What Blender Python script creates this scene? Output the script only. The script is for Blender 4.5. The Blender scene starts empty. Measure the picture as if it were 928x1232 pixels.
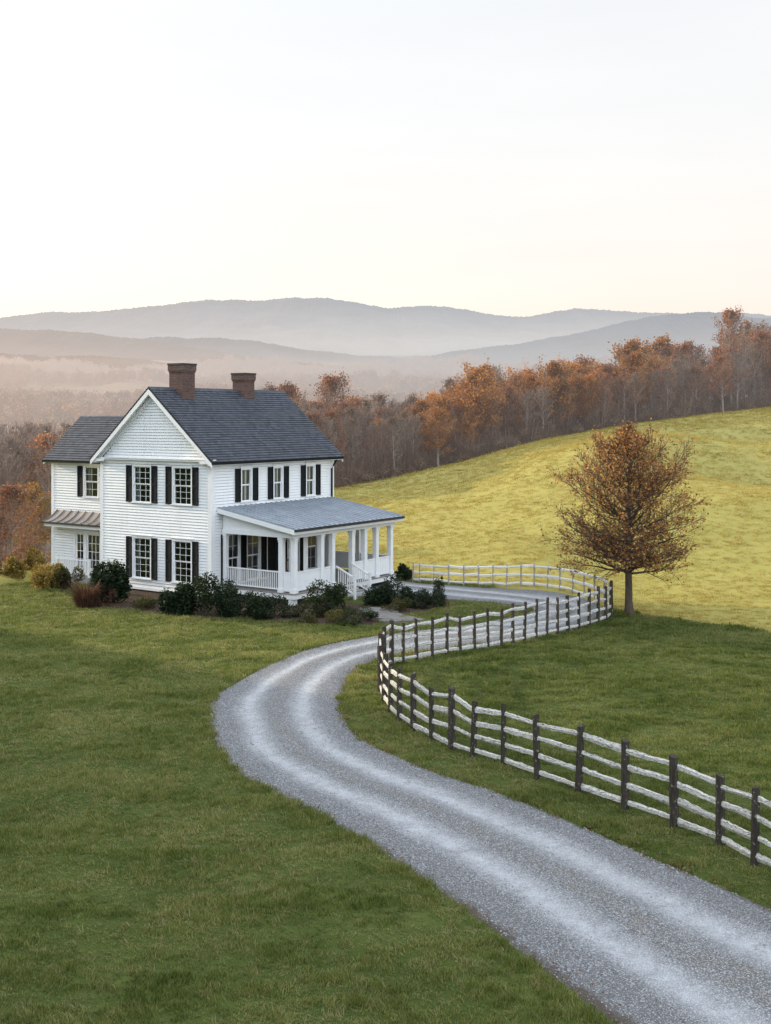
import bpy, math, random
import numpy as np
from math import sin, cos, pi, radians

SC = bpy.context.scene
COL = SC.collection
rng = np.random.default_rng(7)
random.seed(7)

# ------------------------------------------------------------------ survey
F, HZ, CAMZ = 1378.0, 504.0, 7.9          # focal length and horizon in survey units, eye height in metres
def at(px, py, Y=None, z=0.0):
    """survey reading -> point in metres (on the level z, or at the distance Y)"""
    if Y is None:
        Y = (CAMZ - z) * F / (py - HZ)
    return np.array([(px - 464) / F * Y, Y, CAMZ - (py - HZ) / F * Y])

def sst(a, b, x):
    t = np.clip((np.asarray(x, float) - a) / (b - a), 0, 1)
    return t * t * (3 - 2 * t)

# ------------------------------------------------------------------ value noise (numpy)
_perm = np.random.default_rng(3).random((256, 256))
def vnoise(x, y):
    x = np.asarray(x, float); y = np.asarray(y, float)
    xi = np.floor(x).astype(int); yi = np.floor(y).astype(int)
    fx = x - xi; fy = y - yi
    fx = fx * fx * (3 - 2 * fx); fy = fy * fy * (3 - 2 * fy)
    g = lambda a, b: _perm[a & 255, b & 255]
    a = g(xi, yi) * (1 - fx) + g(xi + 1, yi) * fx
    b = g(xi, yi + 1) * (1 - fx) + g(xi + 1, yi + 1) * fx
    return (a * (1 - fy) + b * fy) * 2 - 1
def fbm(x, y, o=4):
    s = 0; a = 1; t = 0
    for i in range(o):
        s = s + a * vnoise(x * 2 ** i + 17.3 * i, y * 2 ** i + 9.1 * i); t += a; a *= .5
    return s / t

def catmull(P, n):
    P = np.asarray(P, float)
    Q = np.vstack([2 * P[0] - P[1], P, 2 * P[-1] - P[-2]])
    out = []
    for i in range(1, len(Q) - 2):
        for t in np.linspace(0, 1, n, endpoint=False):
            a, b, c, d = Q[i - 1:i + 3]
            out.append(.5 * ((2 * b) + (c - a) * t + (2 * a - 5 * b + 4 * c - d) * t * t + (3 * b - a - 3 * c + d) * t ** 3))
    out.append(P[-1])
    return np.array(out)

# ------------------------------------------------------------------ mesh collecting
class MB:
    def __init__(s): s.v = []; s.f = []; s.n = 0
    def add(s, verts, faces):
        verts = np.asarray(verts, float).reshape(-1, 3)
        s.v.append(verts); n = s.n
        for f in faces: s.f.append([i + n for i in f])
        s.n += len(verts)
    def box(s, a, b):
        (x0, y0, z0), (x1, y1, z1) = a, b
        if x0 > x1: x0, x1 = x1, x0
        if y0 > y1: y0, y1 = y1, y0
        if z0 > z1: z0, z1 = z1, z0
        s.add([(x0,y0,z0),(x1,y0,z0),(x1,y1,z0),(x0,y1,z0),(x0,y0,z1),(x1,y0,z1),(x1,y1,z1),(x0,y1,z1)],
              [(0,3,2,1),(4,5,6,7),(0,1,5,4),(1,2,6,5),(2,3,7,6),(3,0,4,7)])
    def hexa(s, p):
        s.add(p, [(0,3,2,1),(4,5,6,7),(0,1,5,4),(1,2,6,5),(2,3,7,6),(3,0,4,7)])
    def quad(s, a, b, c, d): s.add([a, b, c, d], [(0,1,2,3)])
    def bar(s, p, q, w, h, up=(0, 0, 1)):
        p = np.asarray(p, float); q = np.asarray(q, float)
        d = q - p; d /= np.linalg.norm(d)
        r = np.cross(d, up); r /= np.linalg.norm(r); u = np.cross(r, d)
        c = []
        for e in (p, q):
            c += [e - r*w/2 - u*h/2, e + r*w/2 - u*h/2, e + r*w/2 + u*h/2, e - r*w/2 + u*h/2]
        s.add(c, [(0,1,2,3),(7,6,5,4),(0,4,5,1),(1,5,6,2),(2,6,7,3),(3,7,4,0)])
    def tube(s, pts, rad, k=6, cap=True):
        pts = np.asarray(pts, float); m = len(pts)
        d = np.gradient(pts, axis=0); d /= (np.linalg.norm(d, axis=1)[:, None] + 1e-9)
        up = np.array([.13, .07, 1.]) if abs(d[0][2]) < .9 else np.array([1., .1, 0.])
        r = np.cross(d, up); r /= (np.linalg.norm(r, axis=1)[:, None] + 1e-9); u = np.cross(r, d)
        a = np.arange(k) * 2 * pi / k
        V = pts[:, None, :] + np.asarray(rad)[:, None, None] * (np.cos(a)[None, :, None] * r[:, None, :] + np.sin(a)[None, :, None] * u[:, None, :])
        fs = []
        for i in range(m - 1):
            for j in range(k):
                j2 = (j + 1) % k
                fs.append((i*k + j, i*k + j2, (i+1)*k + j2, (i+1)*k + j))
        if cap: fs.append(tuple(range(k - 1, -1, -1))); fs.append(tuple((m-1)*k + j for j in range(k)))
        s.add(V.reshape(-1, 3), fs)
    def mesh(s, name, mat, smooth=False):
        me = bpy.data.meshes.new(name)
        V = np.vstack(s.v) if s.v else np.zeros((0, 3))
        me.from_pydata(V.tolist(), [], s.f)
        if mat: me.materials.append(mat)
        if smooth: me.polygons.foreach_set('use_smooth', [True] * len(me.polygons))
        me.update()
        return me
    def build(s, name, mat, parent=None, smooth=False, loc=None):
        o = bpy.data.objects.new(name, s.mesh(name, mat, smooth)); COL.objects.link(o)
        if parent is not None: o.parent = parent
        if loc is not None: o.location = loc
        return o

def quads_mesh(name, V, mat, smooth=False):
    """V (n,4,3) -> mesh of n loose quads"""
    n = len(V)
    me = bpy.data.meshes.new(name)
    me.vertices.add(n * 4); me.loops.add(n * 4); me.polygons.add(n)
    me.vertices.foreach_set('co', V.reshape(-1).astype(np.float32))
    me.loops.foreach_set('vertex_index', np.arange(n * 4, dtype=np.int32))
    me.polygons.foreach_set('loop_start', np.arange(0, n * 4, 4, dtype=np.int32))
    if mat: me.materials.append(mat)
    me.update(calc_edges=True); me.validate()
    return me

def tag(o, label=None, cat=None, group=None, kind=None):
    if label: o['label'] = label
    if cat: o['category'] = cat
    if group: o['group'] = group
    if kind: o['kind'] = kind
    return o
def thing(name, label, cat, loc=(0, 0, 0), rz=0, group=None):
    o = bpy.data.objects.new(name, None); COL.objects.link(o)
    o.empty_display_size = .3
    o.location = loc; o.rotation_euler = (0, 0, rz)
    return tag(o, label, cat, group)
def link(name, me, parent=None):
    o = bpy.data.objects.new(name, me); COL.objects.link(o)
    if parent is not None: o.parent = parent
    return o
def copy_tree(o, parent=None):
    c = o.copy(); COL.objects.link(c); c.parent = parent
    for ch in list(o.children): copy_tree(ch, c)
    return c

# ------------------------------------------------------------------ materials
class NT:
    def __init__(s, name):
        s.m = bpy.data.materials.new(name); s.m.use_nodes = True
        s.t = s.m.node_tree; s.t.nodes.clear()
        s.out = s.n('ShaderNodeOutputMaterial')
    def n(s, typ, **kw):
        nd = s.t.nodes.new(typ)
        for k, v in kw.items(): setattr(nd, k, v)
        return nd
    def l(s, a, b): s.t.links.new(a, b)
    def val(s, sock, v):
        if hasattr(v, 'is_output') or isinstance(v, bpy.types.NodeSocket): s.l(v, sock)
        else: sock.default_value = v
    def math(s, op, a, b=None, clamp=False):
        nd = s.n('ShaderNodeMath', operation=op, use_clamp=clamp); s.val(nd.inputs[0], a)
        if b is not None: s.val(nd.inputs[1], b)
        return nd.outputs[0]
    def mix(s, f, a, b, blend='MIX'):
        nd = s.n('ShaderNodeMix', data_type='RGBA', blend_type=blend)
        s.val(nd.inputs[0], f); s.val(nd.inputs[6], rgba(a)); s.val(nd.inputs[7], rgba(b))
        return nd.outputs[2]
    def noise(s, scale, detail=4, rough=.6, vec=None, out=0):
        nd = s.n('ShaderNodeTexNoise'); nd.inputs['Scale'].default_value = scale
        nd.inputs['Detail'].default_value = detail; nd.inputs['Roughness'].default_value = rough
        if vec is not None: s.l(vec, nd.inputs['Vector'])
        return nd.outputs[out]
    def vor(s, scale, vec=None, feature='F1', rnd=1.0):
        nd = s.n('ShaderNodeTexVoronoi', feature=feature); nd.inputs['Scale'].default_value = scale
        nd.inputs['Randomness'].default_value = rnd
        if vec is not None: s.l(vec, nd.inputs['Vector'])
        return nd
    def ramp(s, f, pts, interp='LINEAR'):
        nd = s.n('ShaderNodeValToRGB'); s.l(f, nd.inputs[0]); cr = nd.color_ramp; cr.interpolation = interp
        while len(cr.elements) < len(pts): cr.elements.new(.5)
        for e, (p, c) in zip(cr.elements, pts):
            e.position = p; e.color = rgba(c) if not isinstance(c, (int, float)) else (c, c, c, 1)
        return nd.outputs[0]
    def mapr(s, v, a, b, c=0., d=1.):
        nd = s.n('ShaderNodeMapRange'); s.val(nd.inputs[0], v)
        for i, q in enumerate((a, b, c, d)): nd.inputs[i + 1].default_value = q
        return nd.outputs[0]
    def attr(s, name, out='Fac'):
        return s.n('ShaderNodeAttribute', attribute_name=name).outputs[out]
    def pos(s): return s.n('ShaderNodeNewGeometry').outputs['Position']
    def obj(s): return s.n('ShaderNodeTexCoord').outputs['Object']
    def scalev(s, vec, sx, sy, sz):
        nd = s.n('ShaderNodeMapping'); s.l(vec, nd.inputs[0]); nd.inputs['Scale'].default_value = (sx, sy, sz)
        return nd.outputs[0]
    def bump(s, h, strength=.5, dist=.02, prev=None):
        nd = s.n('ShaderNodeBump'); nd.inputs['Strength'].default_value = strength; nd.inputs['Distance'].default_value = dist
        s.l(h, nd.inputs['Height'])
        if prev is not None: s.l(prev, nd.inputs['Normal'])
        return nd.outputs[0]
    def bsdf(s, col, rough=.7, normal=None, spec=.3, metal=0.):
        nd = s.n('ShaderNodeBsdfPrincipled')
        s.val(nd.inputs['Base Color'], rgba(col)); s.val(nd.inputs['Roughness'], rough)
        nd.inputs['Specular IOR Level'].default_value = spec; nd.inputs['Metallic'].default_value = metal
        if normal is not None: s.l(normal, nd.inputs['Normal'])
        return nd.outputs[0]
    def leafy(s, col, tcol, f=.35, rough=.6):
        a = s.bsdf(col, rough, spec=.2)
        b = s.n('ShaderNodeBsdfTranslucent'); s.val(b.inputs[0], rgba(tcol))
        m = s.n('ShaderNodeMixShader'); m.inputs[0].default_value = f
        s.l(a, m.inputs[1]); s.l(b.outputs[0], m.inputs[2])
        return m.outputs[0]
    def done(s, sh): s.l(sh, s.out.inputs[0]); return s.m

def rgba(c):
    if isinstance(c, (tuple, list)) and len(c) == 3: return (c[0], c[1], c[2], 1)
    return c

# aerial haze painted into the materials: emission grows with distance, warm to the left, cool to the right
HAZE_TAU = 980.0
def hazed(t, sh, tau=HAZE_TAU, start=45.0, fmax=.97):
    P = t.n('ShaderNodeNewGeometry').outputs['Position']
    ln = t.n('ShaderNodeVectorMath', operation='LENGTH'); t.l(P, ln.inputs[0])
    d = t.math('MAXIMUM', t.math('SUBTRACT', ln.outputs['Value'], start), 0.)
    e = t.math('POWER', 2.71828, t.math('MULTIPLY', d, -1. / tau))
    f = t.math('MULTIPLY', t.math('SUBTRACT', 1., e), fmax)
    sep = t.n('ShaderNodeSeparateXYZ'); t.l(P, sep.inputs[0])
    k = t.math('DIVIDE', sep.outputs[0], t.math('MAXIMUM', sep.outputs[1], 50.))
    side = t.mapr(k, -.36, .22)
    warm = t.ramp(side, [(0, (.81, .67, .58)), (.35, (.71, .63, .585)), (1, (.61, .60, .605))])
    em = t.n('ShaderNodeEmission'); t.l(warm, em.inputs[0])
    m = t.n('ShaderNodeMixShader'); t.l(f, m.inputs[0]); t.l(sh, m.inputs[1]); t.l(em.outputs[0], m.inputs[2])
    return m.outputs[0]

def m_plain(name, col, rough=.6, spec=.3, var=.08, scale=6., metal=0., bump=0.):
    t = NT(name); P = t.obj()
    nz = t.noise(scale, 5, .6, P)
    c = t.mix(t.mapr(nz, .3, .7), tuple(x * (1 - var) for x in col), tuple(min(1, x * (1 + var)) for x in col))
    nr = t.bump(t.noise(scale * 6, 4, .6, P), bump, .01) if bump else None
    return t.done(t.bsdf(c, rough, nr, spec, metal))

def m_white():
    t = NT('white_paint'); P = t.obj()
    big = t.noise(.9, 5, .65, P); st = t.noise(3., 4, .6, t.scalev(P, 1, 1, .15))
    c = t.mix(t.mapr(big, .35, .75), (.84, .84, .83), (.77, .78, .78))
    c = t.mix(t.math('MULTIPLY', t.mapr(st, .52, .8), .35), c, (.58, .58, .56))
    sp = t.n('ShaderNodeSeparateXYZ'); t.l(P, sp.inputs[0])
    c = t.mix(t.math('MULTIPLY', t.mapr(sp.outputs[2], 1.1, .15), t.mapr(t.noise(2.5, 5, .7, P), .3, .7, .15, .6)), c, (.47, .46, .40))
    return t.done(t.bsdf(c, .55, None, .3))
def m_shingle():
    t = NT('slate_shingle'); P = t.obj()
    br = t.n('ShaderNodeTexBrick'); t.l(t.attr('suv', 'Vector'), br.inputs['Vector'])
    br.inputs['Scale'].default_value = 1; br.inputs['Brick Width'].default_value = .22; br.inputs['Row Height'].default_value = .16
    br.inputs['Mortar Size'].default_value = .008; br.inputs['Bias'].default_value = 0
    br.inputs['Color1'].default_value = (.036, .041, .053, 1); br.inputs['Color2'].default_value = (.085, .092, .11, 1); br.inputs['Mortar'].default_value = (.02, .021, .025, 1)
    nz = t.noise(1.1, 5, .6, P)
    c = t.mix(t.mapr(nz, .35, .7), br.outputs[0], (.07, .075, .086), 'MIX')
    c = t.mix(.55, br.outputs[0], c)
    nr = t.bump(t.noise(40, 3, .6, P), .5, .01)
    return t.done(t.bsdf(c, .75, nr, .3))
def m_metal(name, c1, c2, rough):
    t = NT(name); P = t.obj()
    st = t.noise(1.4, 6, .65, P); fine = t.noise(9, 4, .6, P)
    c = t.mix(t.mapr(st, .3, .7), c1, c2)
    c = t.mix(t.math('MULTIPLY', t.mapr(fine, .5, .8), .3), c, tuple(x * .6 for x in c1))
    return t.done(t.bsdf(c, rough, t.bump(st, .2, .03), .5, .35))
def m_brick():
    t = NT('chimney_brick'); 
    br = t.n('ShaderNodeTexBrick'); t.l(t.attr('suv', 'Vector'), br.inputs['Vector'])
    br.inputs['Scale'].default_value = 1; br.inputs['Brick Width'].default_value = .22; br.inputs['Row Height'].default_value = .078
    br.inputs['Mortar Size'].default_value = .008; br.inputs['Bias'].default_value = -.1
    br.inputs['Color1'].default_value = (.15, .075, .056, 1); br.inputs['Color2'].default_value = (.075, .043, .037, 1); br.inputs['Mortar'].default_value = (.15, .13, .12, 1)
    nz = t.noise(3, 5, .6, t.obj())
    c = t.mix(t.math('MULTIPLY', t.mapr(nz, .4, .75), .6), br.outputs[0], (.07, .05, .045))
    return t.done(t.bsdf(c, .9, t.bump(br.outputs['Fac'], -.5, .01), .2))
def m_glass():
    t = NT('window_glass')
    g = t.n('ShaderNodeBsdfGlossy'); g.inputs['Roughness'].default_value = .03; g.inputs['Color'].default_value = (.85, .9, .95, 1)
    t.l(t.bump(t.noise(1.5, 2, .5, t.obj()), .12, .05), g.inputs['Normal'])
    tr = t.n('ShaderNodeBsdfTransparent'); tr.inputs[0].default_value = (.62, .66, .66, 1)
    fr = t.n('ShaderNodeFresnel'); fr.inputs[0].default_value = 1.5
    m = t.n('ShaderNodeMixShader'); t.l(t.math('ADD', t.math('MULTIPLY', fr.outputs[0], 1.2), .03, True), m.inputs[0]); t.l(tr.outputs[0], m.inputs[1]); t.l(g.outputs[0], m.inputs[2])
    return t.done(m.outputs[0])
def m_rail(c1=(.46, .435, .39), c2=(.78, .76, .71), fk=.515):
    t = NT('weathered_rail'); P = t.attr('suv', 'Vector')
    st = t.noise(3., 6, .7, t.scalev(P, 1.2, 14, 14)); fl = t.noise(16, 4, .65, t.scalev(P, .8, 2.5, 2.5))
    c = t.mix(t.mapr(st, .35, .65), c1, c2)
    c = t.mix(t.mapr(fl, fk, fk + .1), c, (.085, .075, .062))
    return t.done(t.bsdf(c, .85, t.bump(st, .6, .02), .15))
def m_post():
    t = NT('dark_post_wood'); P = t.obj()
    st = t.noise(5, 6, .7, t.scalev(P, 6, 6, .6)); sp = t.noise(14, 3, .6, P)
    c = t.mix(t.mapr(st, .3, .7), (.022, .018, .014), (.085, .070, .055))
    c = t.mix(t.mapr(sp, .60, .72), c, (.34, .32, .28))
    return t.done(t.bsdf(c, .9, t.bump(st, .8, .02), .15))
def m_bark(name, c1, c2, haze=False):
    t = NT(name); P = t.obj()
    nz = t.noise(7, 5, .65, t.scalev(P, 2, 2, .5))
    c = t.mix(t.mapr(nz, .3, .7), c1, c2)
    sh = t.bsdf(c, .9, None, .1)
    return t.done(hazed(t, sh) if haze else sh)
def m_leaf(name, cols, f=.35, haze=False, scale=1.2, lift=1.6):
    t = NT(name); P = t.pos()
    nz = t.noise(scale, 3, .6, P)
    ri = t.n('ShaderNodeNewGeometry').outputs['Random Per Island']
    v = t.math('ADD', t.math('MULTIPLY', nz, .75), t.math('MULTIPLY', t.math('SUBTRACT', ri, .5), .45))
    n = len(cols)
    c = t.ramp(v, [(.25 + .5 * i / (n - 1), q) for i, q in enumerate(cols)])
    if haze:
        oi = t.n('ShaderNodeObjectInfo').outputs['Random']
        c = t.mix(t.mapr(oi, 0, 1, 0, .55), c, (.10, .055, .035))
    sh = t.leafy(c, t.mix(1., c, (lift, lift * .95, lift * .8), 'MULTIPLY'), f)
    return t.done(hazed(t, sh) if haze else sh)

M_WHITE = m_white(); M_TRIM = m_plain('white_trim_paint', (.80, .80, .79), .5, .35, .04, 3)
M_SHING = m_shingle(); M_PMETAL = m_metal('porch_standing_seam_metal', (.28, .31, .35), (.42, .45, .49), .42)
M_COPPER = m_metal('brown_copper_roofing', (.17, .145, .13), (.31, .275, .25), .5)
M_BRICK = m_brick(); M_GLASS = m_glass(); M_SHUT = m_plain('black_shutter_paint', (.009, .011, .012), .65, .15, .2, 8)
M_DARK = m_plain('dark_cap_metal', (.03, .03, .032), .6, .3, .2)
M_ROOM = m_plain('room_plaster', (.18, .16, .13), .9, .1, .1, 2); M_CURT = m_plain('curtain_linen', (.66, .65, .62), .9, .1, .06, 5)
M_TANCURT = m_plain('tan_curtain', (.36, .31, .24), .9, .1, .12, 5)
M_DECK = m_plain('porch_deck_boards', (.24, .22, .20), .7, .2, .2, 4, 0, .3)
M_TREAD = m_plain('worn_step_paint', (.30, .295, .28), .7, .2, .2, 6, 0, .2)
M_STONE = m_plain('flagstone', (.17, .16, .15), .85, .2, .25, 5, 0, .5)
M_WOODCH = m_plain('brown_chair_wood', (.085, .05, .03), .6, .3, .2, 6)
M_RAIL = m_rail(); M_POST = m_post()
M_BARK = m_bark('maple_bark', (.065, .05, .04), (.14, .105, .082))
M_HBARK = m_bark('wood_edge_bark', (.17, .135, .115), (.36, .30, .25), True)
M_BBARK = m_bark('grey_branch_bark', (.17, .13, .108), (.34, .27, .225), True)

# ------------------------------------------------------------------ terrain shape
RIDGE_K = np.array([-.8, -.6, -.34, -.27, -.20, -.12, -.0392, 0, .0697, .1379, .2177, .28, .3367, .46, .7, 1.2])
RIDGE_Y = np.array([52, 53, 55, 60, 72, 86, 92, 96, 102, 107, 112, 116, 120, 126, 130, 130.])
RIDGE_Z = np.array([.2, .2, .05, .1, .6, 1.8, 2.36, 2.81, 4.13, 5.96, 7.42, 8.32, 9.12, 10.4, 11.5, 12])
YB_X = np.array([-60, -20, -12, 0, 3, 6, 9, 11.5, 14.5, 20, 30, 60.])
YB_Y = np.array([50, 52, 60, 59, 55, 51.5, 46.8, 44.4, 41.9, 39.5, 36, 32.])
VAL_Y = np.array([0, 130, 220, 340, 600, 1000, 1600, 2500, 4000, 9000.])
VAL_Z = np.array([-14, -14, -17, -15, 4, 26, 62, 118, 140, 150.])

LR = [((749,1228),(905,1083)),((649,1150),(790,1034)),((537,1072),(690,990)),((450,1018),(600,956)),((375,977),(520,930)),((320,949),(462,905)),
      ((281,920),(430,888)),((260,890),(415,870)),((253,860),(409,850)),((260,840),(411,832)),((287,821),(419,815)),((329,798),(434,803)),
      ((378,779),(453,794)),((430,768),(478,788)),((490,759.5),(520,782)),((550,752),(575,775)),((605,744),(640,766)),((634,739),(700,754)),
      ((641,734),(727,740)),((628,729.5),(716,729)),((600,726),(683,720)),((560,722.5),(630,713)),((520,719),(580,707.5)),((488,716),(535,704)),((462,713),(500,701))]
Lw = np.array([at(*a)[:2] for a, b in LR]); Rw = np.array([at(*b)[:2] for a, b in LR])
Lw = np.vstack([Lw[0] + (Lw[0] - Lw[2]) * 1.6, Lw, Lw[-1] + (-4.2, 3.0), Lw[-1] + (-9, 8.5)])
Rw = np.vstack([Rw[0] + (Rw[0] - Rw[2]) * 1.9, Rw, Rw[-1] + (-4.2, 4.2), Rw[-1] + (-9.5, 9.0)])
Ls = catmull(Lw, 10); Rs = catmull(Rw, 10)
CL = (Ls + Rs) / 2; CW = np.linalg.norm(Ls - Rs, axis=1) / 2
def road_rel(X, Y):
    """distance from the drive's edge in metres (negative inside)"""
    X = np.asarray(X, float).ravel(); Y = np.asarray(Y, float).ravel()
    out = np.full(len(X), 99.)
    near = np.where((X > -30) & (X < 25) & (Y > 0) & (Y < 75))[0]
    seg_a = CL[:-1]; seg_d = CL[1:] - CL[:-1]; L2 = (seg_d ** 2).sum(1)
    for s in range(0, len(near), 20000):
        i = near[s:s + 20000]; P = np.stack([X[i], Y[i]], 1)
        t = np.clip(((P[:, None] - seg_a) * seg_d).sum(2) / L2, 0, 1)
        d = np.linalg.norm(P[:, None] - (seg_a + t[..., None] * seg_d), axis=2) - (CW[:-1] * (1 - t) + CW[1:] * t)
        out[i] = d.min(1)
    return out

def height(X, Y):
    X = np.asarray(X, float); Y = np.asarray(Y, float)
    k = X / np.maximum(Y, 20.)
    yr = np.interp(k, RIDGE_K, RIDGE_Y); zr = np.interp(k, RIDGE_K, RIDGE_Z)
    yb = np.interp(X, YB_X, YB_Y); yr = np.maximum(yr, yb + 4)
    near = .10 * fbm(X * .09, Y * .09, 3) * sst(8, 16, Y) - .25 * sst(4, 14, np.hypot(X + 14, Y - 30) * 0 + 0)
    dip = 1.3 * sst(6, 12, X)
    t = (Y - yb) / (yr - yb)
    tc = np.clip(t, 0, 1)
    prof = .35 * tc + .65 * tc * tc * (3 - 2 * tc) if False else tc ** 1.0 * .72 + .28 * (1 - (1 - tc) ** 2)
    bowl = -dip * np.sin(np.clip(tc / .30, 0, 1) * pi) ** 1 * (tc < .30)
    z = near * (1 - tc) + zr * prof + bowl
    # rolling swells of the pasture (they carry the soft shade bands)
    sw = sst(.12, .4, t) * (1 - sst(.9, 1.0, t))
    z = z + sw * (0.
                  + .28 * np.sin(X * .11 + Y * .07) + .12 * fbm(X * .08, Y * .1, 2))
    z = z - 3.0 * np.exp(-((X - 31.5 - .25 * (Y - 98)) / 8.) ** 2 - ((Y - 98) / 5.5) ** 2) - 2.2 * np.exp(-((X - 26.5) / 5.5) ** 2 - ((Y - 76) / 7.) ** 2) + 1.3 * np.exp(-((X - 17 - .5 * (Y - 84)) / 6.) ** 2 - ((Y - 86) / 9.) ** 2)
    # behind the crest
    d = np.maximum(Y - yr, 0)
    drop = np.where(d < 14, .0055 * d * d, .0055 * 196 + .154 * (d - 14))
    left = sst(-.16, -.30, k)
    drop = drop * (1 + .35 * left)
    back = zr - drop
    z = np.where(t > 1, back, z)
    zv = np.interp(Y, VAL_Y, VAL_Z) + fbm(X * .006, Y * .004, 3) * np.interp(Y, [120, 300, 600, 1500], [1., 6, 16, 34])
    z = np.where(Y > 60, np.where(t > 1, np.maximum(z, zv) + np.log1p(np.exp(-np.abs(z - zv) * .6)) * .8 * sst(0, 10, d), z), z)
    # unseen hill added west of the lawn, raised to keep the low sun off it
    hl = sst(-40, -78, X) * (1 - sst(62, 90, Y)) * sst(-160, -60, Y)
    z = z + hl * (31 + 2.5 * fbm(X * .07, Y * .07, 3))
    # fall of the ground behind the viewpoint stays gentle
    z = z + 6.0 * (1 - sst(-40, 6, Y)) * (1 - sst(30, 60, np.abs(X)) * .5)
    return z

def nonuni(lo, hi, step, far_lo, far_hi, g=1.09):
    a = list(np.arange(lo, hi + 1e-6, step)); s = step; x = a[-1]
    while x < far_hi: s *= g; x += s; a.append(x)
    s = step; x = a[0]; b = []
    while x > far_lo: s *= g; x -= s; b.append(x)
    return np.array(b[::-1] + a)

# ------------------------------------------------------------------ ground
def m_ground():
    t = NT('turf_and_pasture_ground'); P = t.pos()
    a = t.attr('pasture'); fo = t.attr('forest')
    n1 = t.noise(.35, 5, .6, P); n2 = t.noise(3.2, 5, .65, P); n3 = t.noise(22, 3, .6, P)
    streak = t.noise(1.0, 4, .6, t.scalev(P, .5, 2.0, .8))
    lawn = t.mix(t.mapr(n1, .35, .65), (.046, .066, .015), (.082, .102, .026))
    lawn = t.mix(t.math('MULTIPLY', t.mapr(n2, .5, .75), .6), lawn, (.085, .085, .032))
    lawn = t.mix(t.math('MULTIPLY', t.mapr(n3, .5, .8), .5), lawn, (.02, .03, .01))
    pas = t.mix(t.mapr(n1, .3, .7), (.30, .265, .072), (.345, .295, .084))
    pas = t.mix(t.math('MULTIPLY', t.mapr(streak, .5, .72), .22), pas, (.20, .185, .05))
    pas = t.mix(t.math('MULTIPLY', t.mapr(n2, .45, .75), .18), pas, (.26, .225, .062))
    c = t.mix(a, lawn, pas)
    c = t.mix(fo, c, t.mix(t.mapr(n1, .3, .7), (.16, .11, .07), (.30, .22, .13)))
    h = t.math('ADD', t.math('MULTIPLY', streak, 1.), t.math('MULTIPLY', n2, .5))
    nr = t.bump(h, .6, .10)
    nr = t.bump(n3, .6, .03, nr)
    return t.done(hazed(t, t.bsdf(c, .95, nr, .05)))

gx = nonuni(-32, 52, .42, -6000, 6000, 1.10); gy = nonuni(10, 128, .42, -260, 9500, 1.085)
GX, GY = np.meshgrid(gx, gy)
GZ = height(GX, GY)
rr = road_rel(GX, GY).reshape(GX.shape)
GZ = GZ - .09 * sst(.10, -.45, rr)
def pasture_mask(X, Y):
    yb = np.interp(X, YB_X, YB_Y)
    return sst(-.6, 1.4, Y - yb + .7 * fbm(X * .5, Y * .5, 3)) 
ny, nx = GX.shape
me = bpy.data.meshes.new('ground')
V = np.stack([GX, GY, GZ], 2).reshape(-1, 3)
idx = np.arange(ny * nx).reshape(ny, nx)
Q = np.stack([idx[:-1, :-1], idx[:-1, 1:], idx[1:, 1:], idx[1:, :-1]], 2).reshape(-1, 4)
me.vertices.add(len(V)); me.vertices.foreach_set('co', V.reshape(-1).astype(np.float32))
me.loops.add(len(Q) * 4); me.loops.foreach_set('vertex_index', Q.reshape(-1).astype(np.int32))
me.polygons.add(len(Q)); me.polygons.foreach_set('loop_start', np.arange(0, len(Q) * 4, 4, dtype=np.int32))
me.polygons.foreach_set('use_smooth', np.ones(len(Q), bool))
kk = GX / np.maximum(GY, 20); yrr = np.maximum(np.interp(kk, RIDGE_K, RIDGE_Y), np.interp(GX, YB_X, YB_Y) + 4)
at_p = me.attributes.new('pasture', 'FLOAT', 'POINT'); at_p.data.foreach_set('value', pasture_mask(GX, GY).ravel().astype(np.float32))
at_f = me.attributes.new('forest', 'FLOAT', 'POINT'); at_f.data.foreach_set('value', sst(2, 7, GY - yrr).ravel().astype(np.float32))
me.materials.append(m_ground()); me.update(calc_edges=True)
tag(link('ground', me), kind='structure')

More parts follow.
